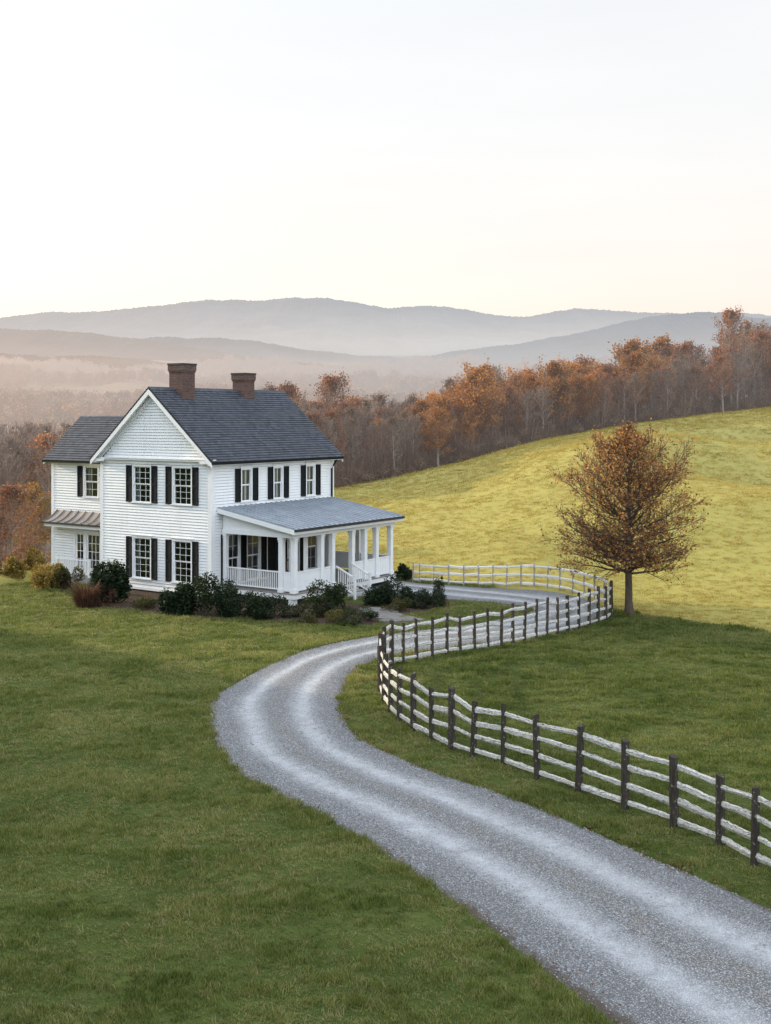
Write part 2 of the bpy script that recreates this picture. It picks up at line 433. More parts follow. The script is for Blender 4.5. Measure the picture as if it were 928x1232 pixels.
# ------------------------------------------------------------------ drive
def m_gravel():
    t = NT('gravel_drive'); P = t.pos(); lat = t.attr('lat')
    wob = t.math('MULTIPLY', t.math('SUBTRACT', t.noise(.5, 4, .6, P), .5), .28)
    la = t.math('ABSOLUTE', t.math('ADD', lat, wob))
    tr = t.math('SUBTRACT', 1., t.math('DIVIDE', t.math('ABSOLUTE', t.math('SUBTRACT', la, .40)), .27), True)
    tr = t.math('MULTIPLY', t.mapr(tr, 0., .85), t.mapr(t.noise(3.0, 7, .8, P), .18, .6))
    v = t.vor(38, P); v2 = t.vor(70, P)
    st = t.ramp(v.outputs['Color'], [(.0, (.17, .17, .174)), (.35, (.29, .292, .296)), (.7, (.43, .433, .438)), (1., (.64, .642, .648))])
    st2 = t.ramp(v2.outputs['Color'], [(.0, (.38, .39, .41)), (.5, (.53, .545, .57)), (1., (.68, .695, .72))])
    brown = t.mix(t.mapr(t.noise(2.2, 5, .65, P), .35, .7), st, t.mix(.5, st, (.31, .235, .16)))
    cen = t.mapr(la, .0, .22, 1., 0.)
    c = t.mix(t.math('MULTIPLY', cen, .9), st, brown)
    gap = t.mapr(v.outputs['Distance'], .25, .55)
    c = t.mix(t.math('MULTIPLY', gap, .7), c, (.06, .058, .057))
    c = t.mix(t.math('MULTIPLY', tr, .70), c, st2)
    c = t.mix(t.math('MULTIPLY', t.mapr(la, .62, .80), .25), c, (.10, .10, .105))
    edge = t.mapr(t.math('ADD', la, t.math('MULTIPLY', t.math('SUBTRACT', t.noise(5, 4, .7, P), .5), .25)), .955, 1.03)
    c = t.mix(t.math('MULTIPLY', edge, .85), c, t.mix(t.noise(30, 2, .5, P), (.05, .036, .026), (.12, .09, .065)))
    nr = t.bump(v.outputs['Distance'], .8, .03); nr = t.bump(t.noise(4, 4, .6, P), .5, .06, nr)
    return t.done(t.bsdf(c, .9, nr, .2))
NLAT = 19
lat = np.r_[-1.07, np.linspace(-1, 1, NLAT - 2), 1.07]
RP = []
for i in range(len(Ls)):
    for q in lat: RP.append((Ls[i] + Rs[i]) / 2 + (Rs[i] - Ls[i]) / 2 * q)
RP = np.array(RP)
def road_z(X, Y, la): 
    return height(X, Y) - .07 * sst(1.0, 1.06, np.abs(la)) + .0 + .05 * (1 - np.minimum(np.abs(la), 1.) ** 4) - .035 * np.exp(-((np.abs(la) - .4) / .14) ** 2) + .02 * np.exp(-(la / .15) ** 2)
RZ = road_z(RP[:, 0], RP[:, 1], np.tile(lat, len(Ls)))
mb = MB(); mb.add(np.column_stack([RP, RZ]), [(i*NLAT + j, i*NLAT + j + 1, (i+1)*NLAT + j + 1, (i+1)*NLAT + j) for i in range(len(Ls) - 1) for j in range(NLAT - 1)])
me = mb.mesh('gravel_drive', m_gravel(), True)
a_ = me.attributes.new('lat', 'FLOAT', 'POINT'); a_.data.foreach_set('value', np.tile(lat, len(Ls)).astype(np.float32))
tag(link('drive', me), kind='structure')

# ------------------------------------------------------------------ scatter: one mesh = one source tuft + loose points, copied onto the points by a node modifier
def scatter_group():
    g = bpy.data.node_groups.new('scatter_on_points', 'GeometryNodeTree')
    g.interface.new_socket('Geometry', in_out='INPUT', socket_type='NodeSocketGeometry')
    g.interface.new_socket('Geometry', in_out='OUTPUT', socket_type='NodeSocketGeometry')
    N = g.nodes; L = g.links
    i = N.new('NodeGroupInput'); o = N.new('NodeGroupOutput')
    def na(nm, tp):
        x = N.new('GeometryNodeInputNamedAttribute'); x.data_type = tp; x.inputs['Name'].default_value = nm; return x.outputs[0]
    sep = N.new('GeometryNodeSeparateGeometry'); sep.domain = 'POINT'
    L.new(i.outputs[0], sep.inputs[0]); L.new(na('src', 'BOOLEAN'), sep.inputs['Selection'])
    ip = N.new('GeometryNodeInstanceOnPoints')
    L.new(sep.outputs[1], ip.inputs['Points']); L.new(sep.outputs[0], ip.inputs['Instance'])
    e = N.new('FunctionNodeEulerToRotation'); L.new(na('rot', 'FLOAT_VECTOR'), e.inputs[0]); L.new(e.outputs[0], ip.inputs['Rotation'])
    L.new(na('sc', 'FLOAT_VECTOR'), ip.inputs['Scale'])
    L.new(ip.outputs[0], o.inputs[0])
    return g
SCAT = scatter_group()
def scatter(name, srcV, srcF, pts, rot, sc, mat, smooth=False, tone=None):
    n0 = len(srcV); n1 = len(pts)
    me = bpy.data.meshes.new(name)
    me.from_pydata(np.vstack([srcV, pts]).tolist(), [], srcF)
    a = me.attributes.new('src', 'BOOLEAN', 'POINT'); a.data.foreach_set('value', np.r_[np.ones(n0, bool), np.zeros(n1, bool)])
    a = me.attributes.new('rot', 'FLOAT_VECTOR', 'POINT'); a.data.foreach_set('vector', np.vstack([np.zeros((n0, 3)), rot]).astype(np.float32).ravel())
    a = me.attributes.new('sc', 'FLOAT_VECTOR', 'POINT'); a.data.foreach_set('vector', np.vstack([np.ones((n0, 3)), sc]).astype(np.float32).ravel())
    if tone is not None:
        a = me.attributes.new('tone', 'FLOAT', 'POINT'); a.data.foreach_set('value', np.r_[np.ones(n0), tone].astype(np.float32))
    me.materials.append(mat)
    if smooth: me.polygons.foreach_set('use_smooth', [True] * len(me.polygons))
    o = link(name, me); md = o.modifiers.new('scatter', 'NODES'); md.node_group = SCAT
    return tag(o, kind='stuff')

def tuft(n, spread, h, w, lean=.6, seed=1):
    r = np.random.default_rng(seed); V = []; Fc = []
    for i in range(n):
        a = r.random() * 2 * pi; rad = spread * math.sqrt(r.random()); b = np.array([cos(a) * rad, sin(a) * rad, -.01])
        hh = h * r.uniform(.55, 1.1); ph = r.random() * 2 * pi; le = lean * r.uniform(.2, 1.) * hh
        d = np.array([cos(ph), sin(ph), 0]); s = np.array([-sin(ph + r.normal() * .6), cos(ph), 0]) * w / 2
        m = b + d * le * .35 + (0, 0, hh * .6); tp = b + d * le + (0, 0, hh)
        k = len(V); V += [b - s, b + s, m + s * .8, m - s * .8, tp]; Fc += [(k, k+1, k+2, k+3), (k+3, k+2, k+4)]
    return np.array(V), Fc

def m_grass(name, cols, tint, tr=.35, rnd=.30, toned=False):
    t = NT(name); P = t.pos()
    ri = t.n('ShaderNodeObjectInfo').outputs['Random']
    n1 = t.noise(.45, 4, .6, P); n2 = t.noise(3.5, 3, .6, P)
    v = t.math('ADD', t.math('MULTIPLY', n1, .55), t.math('MULTIPLY', n2, .45))
    v = t.math('ADD', v, t.math('MULTIPLY', t.math('SUBTRACT', t.n('ShaderNodeNewGeometry').outputs['Random Per Island'], .5), rnd))
    c = t.ramp(v, [(.28 + .44 * i / (len(cols) - 1), q) for i, q in enumerate(cols)])
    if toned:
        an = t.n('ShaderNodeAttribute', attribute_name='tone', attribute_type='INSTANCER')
        c = t.mix(t.mapr(an.outputs['Fac'], 0., 1.), t.mix(1., c, (.60, .68, .58), 'MULTIPLY'), c)  # low tone dims the blades, painting shade into the grass colour
    return t.done(t.leafy(c, t.mix(1., c, tint, 'MULTIPLY'), tr, .55))

def ground_scatter(n, ymin, ymax, kmax, power):
    """points in the wedge of view, density falling with distance"""
    u = rng.random(n); Y = (ymin ** power + u * (ymax ** power - ymin ** power)) ** (1 / power)
    k = rng.uniform(-kmax, kmax + .16, n); return k * Y, Y
HOUSE_O = np.array([-7.61, 50.0]); TH = 0.5988
def house_uv(X, Y):
    dx = X - HOUSE_O[0]; dy = Y - HOUSE_O[1]
    return dx * cos(TH) - dy * sin(TH), dx * sin(TH) + dy * cos(TH)
def in_house(X, Y, m=.2):
    u, v = house_uv(X, Y)
    return ((u > -7.1 - m) & (u < 4.2 + m) & (v > -m) & (v < 9 + m)) | ((u > -11.8 - m) & (u < -6.9) & (v > .3 - m) & (v < 5.4))
BED = [at(*p)[:2] for p in ((88,724),(150,732),(205,740),(255,743),(300,745),(350,748),(400,750),(450,751),(470,741),(510,737),(540,727))]
def in_bed(X, Y):
    """the mulch bed is the strip between the planting edge and the house"""
    bx = np.array([b[0] for b in BED]); by = np.array([b[1] for b in BED])
    return (X > bx[0]) & (X < bx[-1] + .5) & (Y > np.interp(X, bx, by) + .12 * np.sin(X * 3)) & (Y < np.interp(X, bx, by) + 6)

NEARP = [(1260,1190),(1195,1164),(1137,1140),(1083,1117),(1032,1096),(985,1076),(945,1056),(908,1038),(867,1015),(813,993),(753,973),(696,955),(647,938),(606,923),(569,912),(544,903),(520,891),(497,879),(481,868),(470,857),(462,845),(458,832),(458,818),(462,806),(471,800),
         (485,797.5),(502,794.5),(520,790),(538,787),(554,784.5),(571,782),(588,779),(603,777),(617,774),(631,771),(645,768),(658,765.5),(671,763),(684,760.5),(697,757.5),(709,754),(720,751),(729,748),(735,744.5),(736.5,740)]
nb = np.array([at(*p)[:2] for p in NEARP])
def in_poly(X, Y, P):
    c = np.zeros(len(X), bool)
    for (x0, y0), (x1, y1) in zip(P, np.roll(P, -1, 0)):
        k = ((y0 > Y) != (y1 > Y)) & (X < (x1 - x0) * (Y - y0) / (y1 - y0 + 1e-12) + x0); c ^= k
    return c
MEADOW = np.vstack([nb, [(14, 50), (40, 50), (40, 12), (10, 12)]])
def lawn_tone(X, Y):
    """1 = lawn, 0 = deep green meadow grass behind the fence with its shade painted in; shade is painted on the near lawn too"""
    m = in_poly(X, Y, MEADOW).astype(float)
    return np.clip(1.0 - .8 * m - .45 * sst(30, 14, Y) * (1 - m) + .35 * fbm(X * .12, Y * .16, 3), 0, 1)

# lawn
N = 150000
X, Y = ground_scatter(N, 12.5, 62, .46, 1.15)
rr_ = road_rel(X, Y); pm = pasture_mask(X, Y)
ok = (rr_ > -.13 + .17 * rng.random(N)) & (pm < .5) & ~in_house(X, Y) & ~in_bed(X, Y)
X, Y, rr_ = X[ok], Y[ok], rr_[ok]; n = len(X)
grow = np.clip(.85 + .02 * (Y - 15), .8, 1.9)
hh = (.62 + .38 * rng.random(n)) * (1 + 1.25 * np.clip(1.9 * fbm(X * 1.25, Y * 2.9, 3), -.66, 1)) * (1 + .5 * sst(.5, .05, rr_))
tv, tf = tuft(17, .085, .072, .0105, .9, 4)
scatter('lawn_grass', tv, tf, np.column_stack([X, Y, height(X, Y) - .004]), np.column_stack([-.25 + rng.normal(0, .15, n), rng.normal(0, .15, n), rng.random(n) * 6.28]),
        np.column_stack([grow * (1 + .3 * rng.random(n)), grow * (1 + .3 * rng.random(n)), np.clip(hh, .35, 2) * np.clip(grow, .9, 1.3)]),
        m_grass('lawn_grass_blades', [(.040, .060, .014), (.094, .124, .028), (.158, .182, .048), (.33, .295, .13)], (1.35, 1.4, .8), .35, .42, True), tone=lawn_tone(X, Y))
# coarse dry tussocks here and there in the lawn
N = 16000
X, Y = ground_scatter(N, 12.5, 58, .46, 1.1)
ok = (road_rel(X, Y) > .12) & (pasture_mask(X, Y) < .4) & ~in_house(X, Y) & ~in_bed(X, Y) & (fbm(X * .35, Y * .5, 3) + .25 * rng.normal(size=N) > .02)
X, Y = X[ok], Y[ok]; n = len(X); tv, tf = tuft(18, .095, .085, .010, 1.1, 14); q = rng.uniform(.6, 1.3, n)
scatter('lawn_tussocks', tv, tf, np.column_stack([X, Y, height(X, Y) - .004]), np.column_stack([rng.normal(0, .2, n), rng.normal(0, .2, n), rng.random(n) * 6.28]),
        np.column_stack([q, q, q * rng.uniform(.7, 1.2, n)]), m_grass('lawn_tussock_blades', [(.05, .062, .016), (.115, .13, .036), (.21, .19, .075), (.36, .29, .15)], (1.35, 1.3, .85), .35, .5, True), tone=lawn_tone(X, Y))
# pasture
N = 90000
X, Y = ground_scatter(N, 36, 124, .46, 1.25)
k = X / Y; yr = np.maximum(np.interp(k, RIDGE_K, RIDGE_Y), np.interp(X, YB_X, YB_Y) + 4)
ok = (pasture_mask(X, Y) > .3) & (Y < yr + 4) & (road_rel(X, Y) > .3) & ~in_house(X, Y)
X, Y = X[ok], Y[ok]; n = len(X)
cl = fbm(X * .35, Y * 1.1, 4)
keep = rng.random(n) < np.clip(.75 + .5 * cl, .4, 1); X, Y, cl = X[keep], Y[keep], cl[keep]; n = len(X)
tv, tf = tuft(22, .20, .15, .022, 1.2, 9)
gs = np.clip(.75 + .008 * (Y - 45), .7, 1.4)
scatter('pasture_grass', tv, tf, np.column_stack([X, Y, height(X, Y) - .01]), np.column_stack([rng.normal(0, .15, n), rng.normal(0, .15, n), rng.random(n) * 6.28]),
        np.column_stack([gs * (1 + .5 * rng.random(n)), gs * (1 + .5 * rng.random(n)), gs * (.38 + .36 * rng.random(n)) * (1 + .35 * np.clip(cl, -.5, 1))]),
        m_grass('pasture_grass_blades', [(.28, .238, .066), (.34, .279, .080), (.40, .318, .098), (.475, .365, .135)], (1.3, 1.25, .8), .4))
# loose stones on the drive
N = 60000
i = rng.integers(0, len(Ls) - 1, N); f = rng.random(N)[:, None]; la = np.clip(rng.uniform(-1.05, 1.05, N), -1.06, 1.06)
Lp = Ls[i] * (1 - f) + Ls[i + 1] * f; Rp = Rs[i] * (1 - f) + Rs[i + 1] * f
P2 = (Lp + Rp) / 2 + (Rp - Lp) / 2 * la[:, None]
tk = np.exp(-((np.abs(la) - .4) / .15) ** 2)
ok = (P2[:, 1] > 12) & (P2[:, 1] < 48) & (rng.random(N) > .35 + tk * .65)
P2, la = P2[ok], la[ok]; n = len(P2)
ico = np.array([(0,0,1),(.9,0,.3),(.28,.85,.35),(-.72,.52,.4),(-.72,-.52,.35),(.28,-.85,.4),(.72,.52,-.5),(-.28,.85,-.5),(-.9,0,-.5),(-.28,-.85,-.5),(.72,-.52,-.5)]) * (.022, .018, .013)
icf = [(0,1,2),(0,2,3),(0,3,4),(0,4,5),(0,5,1),(1,6,2),(2,6,7),(2,7,3),(3,7,8),(3,8,4),(4,8,9),(4,9,5),(5,9,10),(5,10,1),(1,10,6)]
t = NT('loose_stone'); c = t.ramp(t.n('ShaderNodeObjectInfo').outputs['Random'], [(0, (.10, .10, .11)), (.4, (.24, .24, .25)), (.8, (.42, .42, .43)), (1, (.60, .60, .60))])
# every copy shows its own grey through its place
c = t.ramp(t.vor(14, t.pos()).outputs['Color'], [(0, (.16, .163, .17)), (.4, (.27, .272, .28)), (.75, (.34, .343, .355)), (1, (.42, .42, .43))])
scatter('gravel', ico, icf, np.column_stack([P2, road_z(P2[:, 0], P2[:, 1], la) + .004]), rng.random((n, 3)) * (.6, .6, 6.28),
        np.repeat(np.minimum(rng.lognormal(-.35, .3, n), 1.1)[:, None], 3, 1), t.done(t.bsdf(c, .9, None, .2)))
# fallen leaves along the edges of the drive
N = 2600
i = rng.integers(0, len(Ls) - 1, N); sgn = np.where(rng.random(N) < .62, 1, -1); la = sgn * (1 + rng.normal(.0, .045, N))
P2 = (Ls[i] + Rs[i]) / 2 + (Rs[i] - Ls[i]) / 2 * la[:, None] + rng.normal(0, .12, (N, 2)); ok = (P2[:, 1] > 12) & (P2[:, 1] < 50); P2 = P2[ok]; n = len(P2)
lv = np.array([(-.03, 0, 0), (0, -.02, .006), (.035, 0, .002), (0, .022, .008)])
t = NT('fallen_leaf'); c = t.ramp(t.noise(3, 2, .5, t.pos()), [(.3, (.08, .035, .022)), (.55, (.14, .065, .035)), (.75, (.20, .14, .08))])
scatter('fallen_leaves', lv, [(0,1,2,3)], np.column_stack([P2, height(P2[:, 0], P2[:, 1]) + .055]), rng.random((n, 3)) * (.5, .5, 6.28), np.repeat(rng.uniform(.5, 1.1, n)[:, None], 3, 1), t.done(t.bsdf(c, .8)))

# mulch bed in front of the house
t = NT('bark_mulch'); P = t.pos(); v = t.vor(28, P)
c = t.ramp(v.outputs['Color'], [(0, (.03, .02, .015)), (.6, (.075, .05, .035)), (1, (.15, .105, .075))])
mm = t.done(t.bsdf(c, .95, t.bump(v.outputs['Distance'], .8, .04), .1))
bx = np.array([b[0] for b in BED]); by = np.array([b[1] for b in BED])
xs = np.linspace(bx[0], bx[-1] + .4, 80); ys0 = np.interp(xs, bx, by) + .12 * np.sin(xs * 3) + .05 * np.sin(xs * 11)
mb = MB(); NB = 22
PB = np.array([(x, y0 + 4.6 * j / (NB - 1)) for x, y0 in zip(xs, ys0) for j in range(NB)])
z = height(PB[:, 0], PB[:, 1]) + .035 + .03 * fbm(PB[:, 0] * 3, PB[:, 1] * 3)
jj = np.tile(np.arange(NB), len(xs)); z = z - .06 * (jj == 0)
inr = road_rel(PB[:, 0], PB[:, 1]) < .35; z = np.where(inr, z - .25, z)
mb.add(np.column_stack([PB, z]), [(i*NB + j, (i+1)*NB + j, (i+1)*NB + j + 1, i*NB + j + 1) for i in range(len(xs) - 1) for j in range(NB - 1)])
tag(mb.build('mulch_bed', mm, None, True), kind='structure')

# ------------------------------------------------------------------ farmhouse
W, LEN, ZE, ZR, OH = 7.0, 8.84, 6.07, 9.25, .36
house = thing('farmhouse', 'white clapboard two-storey farmhouse with black shutters, slate roof and open side porch', 'house', (HOUSE_O[0], HOUSE_O[1], 0.0), -TH)

class Fr:                                   # a wall's own frame: along, up, outward
    def __init__(s, o, e, n): s.o = np.array(o, float); s.e = np.array(e, float); s.n = np.array(n, float)
    def p(s, a, z, d): return s.o + s.e * a + s.n * d + np.array((0, 0, z))
    def box(s, mb, a0, a1, z0, z1, d0, d1):
        mb.hexa([s.p(a0,z0,d1), s.p(a1,z0,d1), s.p(a1,z0,d0), s.p(a0,z0,d0), s.p(a0,z1,d1), s.p(a1,z1,d1), s.p(a1,z1,d0), s.p(a0,z1,d0)])

COURSE = .130
def siding(fr, a0, a1, z0, z1, holes=(), inner=True, gable=None):
    mb = MB(); n = max(1, round((z1 - z0) / COURSE)); h = (z1 - z0) / n
    for i in range(n):
        zb, zt = z0 + i * h, z0 + (i + 1) * h; zm = (zb + zt) / 2
        iv = [(a0, a1)]
        if gable: iv = [gable(zm)]
        for (h0, h1, y0, y1) in holes:
            if y0 < zm < y1:
                nv = []
                for p, q in iv:
                    if h1 <= p or h0 >= q: nv.append((p, q)); continue
                    if h0 > p: nv.append((p, h0))
                    if h1 < q: nv.append((h1, q))
                iv = nv
        for p, q in iv:
            if q - p < .01: continue
            j = .002 * math.sin(i * 12.9 + p)
            zg = zt - .026; zl = zb - .004
            mb.quad(fr.p(p, zl, .030 + j), fr.p(q, zl, .030 - j), fr.p(q, zg, .004), fr.p(p, zg, .004))
            mb.quad(fr.p(p, zg, .004), fr.p(q, zg, .004), fr.p(q, zg + .002, -.03), fr.p(p, zg + .002, -.03))
            mb.quad(fr.p(p, zg + .002, -.03), fr.p(q, zg + .002, -.03), fr.p(q, zt, -.03), fr.p(p, zt, -.03))
            mb.quad(fr.p(p, zl, -.03), fr.p(q, zl, -.03), fr.p(q, zl, .030 - j), fr.p(p, zl, .030 + j))
            if inner: mb.quad(fr.p(q, zb, -.14), fr.p(p, zb, -.14), fr.p(p, zt, -.14), fr.p(q, zt, -.14))
    return mb

def window(parent, fr, a0, a1, z0, z1, cols=3, rows=6, curtain=None, shutters=True, cap=True, side=(1, 1), cmat=None):
    w = MB(); c = .085
    for (p, q, y, t_) in ((a0 - c, a0, z0 - .02, z1), (a1, a1 + c, z0 - .02, z1)): fr.box(w, p, q, y, t_, -.13, .045)
    fr.box(w, a0 - c, a1 + c, z1, z1 + .13, -.13, .047)
    if cap: fr.box(w, a0 - c - .06, a1 + c + .06, z1 + .13, z1 + .165, 0, .10)
    o = w.build('window', M_TRIM, parent)
    s = MB(); fr.box(s, a0 - c - .04, a1 + c + .04, z0 - .07, z0 - .02, -.13, .09); s.build('sill', M_TRIM, o)
    m = MB(); f = .036; zm = (z0 + z1) / 2
    for (y0, y1, d) in ((z0 - .02, zm, -.045), (zm, z1, -.015)):
        fr.box(m, a0, a0 + f, y0, y1, d - .035, d); fr.box(m, a1 - f, a1, y0, y1, d - .035, d)
        fr.box(m, a0 + f, a1 - f, y0, y0 + f, d - .035, d - .002); fr.box(m, a0 + f, a1 - f, y1 - f, y1, d - .035, d - .002)
        r = rows // 2
        for i in range(1, cols): x = a0 + (a1 - a0) * i / cols; fr.box(m, x - .009, x + .009, y0 + f, y1 - f, d - .03, d - .006)
        for i in range(1, r): y = y0 + (y1 - y0) * i / r; fr.box(m, a0 + f, a1 - f, y - .009, y + .009, d - .028, d - .008)
    m.build('sash', M_TRIM, o)
    g = MB(); g.quad(fr.p(a0, z0, -.062), fr.p(a1, z0, -.062), fr.p(a1, zm, -.062), fr.p(a0, zm, -.062)); g.quad(fr.p(a0, zm, -.034), fr.p(a1, zm, -.034), fr.p(a1, z1, -.034), fr.p(a0, z1, -.034))
    g.build('pane', M_GLASS, o)
    if curtain:
        k = MB()
        for (p, q) in curtain:
            n = max(4, int((q - p) / .035)); xs = np.linspace(p, q, n)
            for i in range(n - 1):
                d = lambda j: -.20 + .025 * math.sin(j * 2.1 + p * 9)
                k.quad(fr.p(xs[i], z0 - .02, d(i)), fr.p(xs[i+1], z0 - .02, d(i+1)), fr.p(xs[i+1], z1, d(i+1)), fr.p(xs[i], z1, d(i)))
        k.build('curtain', cmat or M_CURT, o)
    if shutters:
        sw = .36
        for q, sd in enumerate(side):
            if not sd: continue
            p0 = a0 - c - .02 - sw if q == 0 else a1 + c + .02
            s = MB(); st = .05; zz0, zz1 = z0 - .03, z1 + .05
            fr.box(s, p0, p0 + st, zz0, zz1, .028, .072); fr.box(s, p0 + sw - st, p0 + sw, zz0, zz1, .028, .072)
            zmid = (zz0 + zz1) / 2
            for (y0, y1) in ((zz0, zz0 + .08), (zmid - .05, zmid + .05), (zz1 - .07, zz1)): fr.box(s, p0 + st, p0 + sw - st, y0, y1, .03, .070)
            fr.box(s, p0 + st, p0 + sw - st, zz0 + .08, zz1 - .07, .0285, .034); y = zz0 + .08
            while y < zz1 - .08:
                if abs(y + .02 - zmid) > .06:
                    s.hexa([fr.p(p0+st,y,.064), fr.p(p0+sw-st,y,.064), fr.p(p0+sw-st,y,.054), fr.p(p0+st,y,.054), fr.p(p0+st,y+.045,.042), fr.p(p0+sw-st,y+.045,.042), fr.p(p0+sw-st,y+.045,.034), fr.p(p0+st,y+.045,.034)])
                y += .055
            s.build('shutter', M_SHUT, parent)
    return o

# -- gable front (faces the lawn)
FG = Fr((0, 0, 0), (1, 0, 0), (0, -1, 0))
GW = [(-4.80, -3.73, 4.11, 5.72), (-2.26, -1.19, 4.11, 5.72), (-4.80, -3.73, .64, 2.44), (-2.26, -1.19, .64, 2.44)]
hole = lambda L, m=.09: [(a - m, b + m, c - .05, d + .12) for a, b, c, d in L]
siding(FG, -W + .14, -.14, .22, ZE - .22, hole(GW)).build('gable_wall', M_WHITE, house)
def gab(z):
    hw = (ZR - .10 - z) * (W / 2) / (ZR - ZE); return (-W/2 - hw, -W/2 + hw)
siding(FG, -W, 0, ZE + .05, ZR - .12, (), False, gab).build('pediment_siding', M_WHITE, house)
for i, (a, b, c, d) in enumerate(GW):
    cur = None
    if i == 0: cur = [(a, a + .2), (b - .2, b)]
    if i == 2: cur = [(a, a + .16)]
    if i == 3: cur = [(b - .18, b)]
    window(house, FG, a, b, c, d, 3, 6, cur)
# -- long side (behind the porch)
FL = Fr((0, 0, 0), (0, 1, 0), (1, 0, 0))
LW = [(1.98, 2.60, 4.20, 5.62), (4.24, 4.82, 4.20, 5.62), (6.69, 7.28, 4.20, 5.62)]
PWN = [(1.05, 1.80, .62, 2.75), (2.35, 3.20, .62, 2.75), (5.25, 6.05, .62, 2.75), (6.7, 7.5, .62, 2.75)]; DOOR = (3.75, 4.75, .56, 2.75)
siding(FL, .14, LEN - .14, .22, ZE - .22, hole(LW) + hole(PWN) + [(DOOR[0]-.09, DOOR[1]+.09, DOOR[2]-.2, DOOR[3]+.1)]).build('side_wall', M_WHITE, house)
for i, (a, b, c, d) in enumerate(LW):
    w_ = b - a
    window(house, FL, a, b, c, d, 2, 2, [(a + .02, a + w_ * .42), (a + w_ * .55, b - .02)])
for i, (a, b, c, d) in enumerate(PWN):
    window(house, FL, a, b, c, d, 2, 4, [(a, a + .2)] if i != 1 else [(a, b - .12)], True, False, (1, 1), M_TANCURT if i in (1, 2) else None)
# front door on the porch
m = MB(); a, b, c, d = DOOR
for q in ((a - .12, a, c, d), (b, b + .12, c, d)): FL.box(m, *q, -.13, .05)
FL.box(m, a - .12, b + .12, d, d + .14, -.13, .052)
dr = m.build('door', M_TRIM, house)
m = MB(); FL.box(m, a, b, c, d, -.09, -.04)
for (p, q, y, z_) in ((a+.12, a+.44, c+.15, c+.85), (b-.44, b-.12, c+.15, c+.85), (a+.12, a+.44, c+1.0, d-.15), (b-.44, b-.12, c+1.0, d-.15)): FL.box(m, p, q, y, z_, -.04, -.02)
m.build('door_leaf', M_SHUT, dr)
m = MB(); FL.box(m, b - .09, b - .05, c + 1.0, c + 1.06, -.04, .02); m.build('handle', m_plain('brass', (.5, .36, .14), .35, .5, .05, 5, .9), dr)

# -- back wall, far wall, floors
FBk = Fr((0, LEN, 0), (-1, 0, 0), (0, 1, 0))
sb = siding(FBk, .14, W - .14, .22, ZE - .22)
for i_ in range(1): pass
sb.build('back_wall', M_WHITE, house)
siding(FBk, 0, W, ZE + .05, ZR - .12, (), False, lambda z: (W + gab(z)[0] - 0, W + gab(z)[1])).build('pediment_siding', M_WHITE, house)
FLf = Fr((-W, LEN, 0), (0, -1, 0), (-1, 0, 0))
siding(FLf, .14, LEN - .14, .22, ZE - .22).build('side_wall', M_WHITE, house)
m = MB(); m.box((-W + .16, .16, .40), (-.16, LEN - .16, .52)); m.box((-W + .16, .16, 3.2), (-.16, LEN - .16, 3.42)); m.box((-W + .16, .16, 5.9), (-.16, LEN - .16, 5.98))
m.box((-W + .15, 4.3, .53), (-3.4, 4.4, 3.19)); m.box((-3.45, .2, .53), (-3.35, LEN - .2, 3.19)); m.box((-W + .15, 4.3, 3.43), (-.9, 4.4, 5.89))
m.build('interior_partition', M_ROOM, house)
# corner boards, water table, frieze, foundation
t_ = MB()
for (x, y, sx, sy) in ((-W, 0, 1, 1), (0, 0, -1, 1), (0, LEN, -1, -1), (-W, LEN, 1, -1)):
    t_.box((x - sx*.035, y - sy*.035, .18), (x + sx*.16, y + sy*.16, ZE - .20))
FG.box(t_, -W + .16, -.16, ZE - .22, ZE + .015, -.1, .055); FBk.box(t_, .16, W - .16, ZE - .22, ZE + .015, -.1, .055)
FL.box(t_, .16, LEN - .16, ZE - .22, ZE - .07, -.1, .055); FLf.box(t_, .16, LEN - .16, ZE - .22, ZE - .07, -.1, .055)
for f_, l_ in ((FG, None), ): FG.box(t_, -W + .16, -.16, .10, .215, -.1, .06)
FL.box(t_, .16, LEN - .16, .10, .215, -.1, .06); FBk.box(t_, .16, W - .16, .10, .215, -.1, .06); FLf.box(t_, .16, LEN - .16, .10, .215, -.1, .06)
t_.build('corner_and_frieze_trim', M_TRIM, house)
m = MB(); m.box((-W + .05, .05, -.5), (-.05, LEN - .05, .10)); m.build('foundation', M_STONE, house)

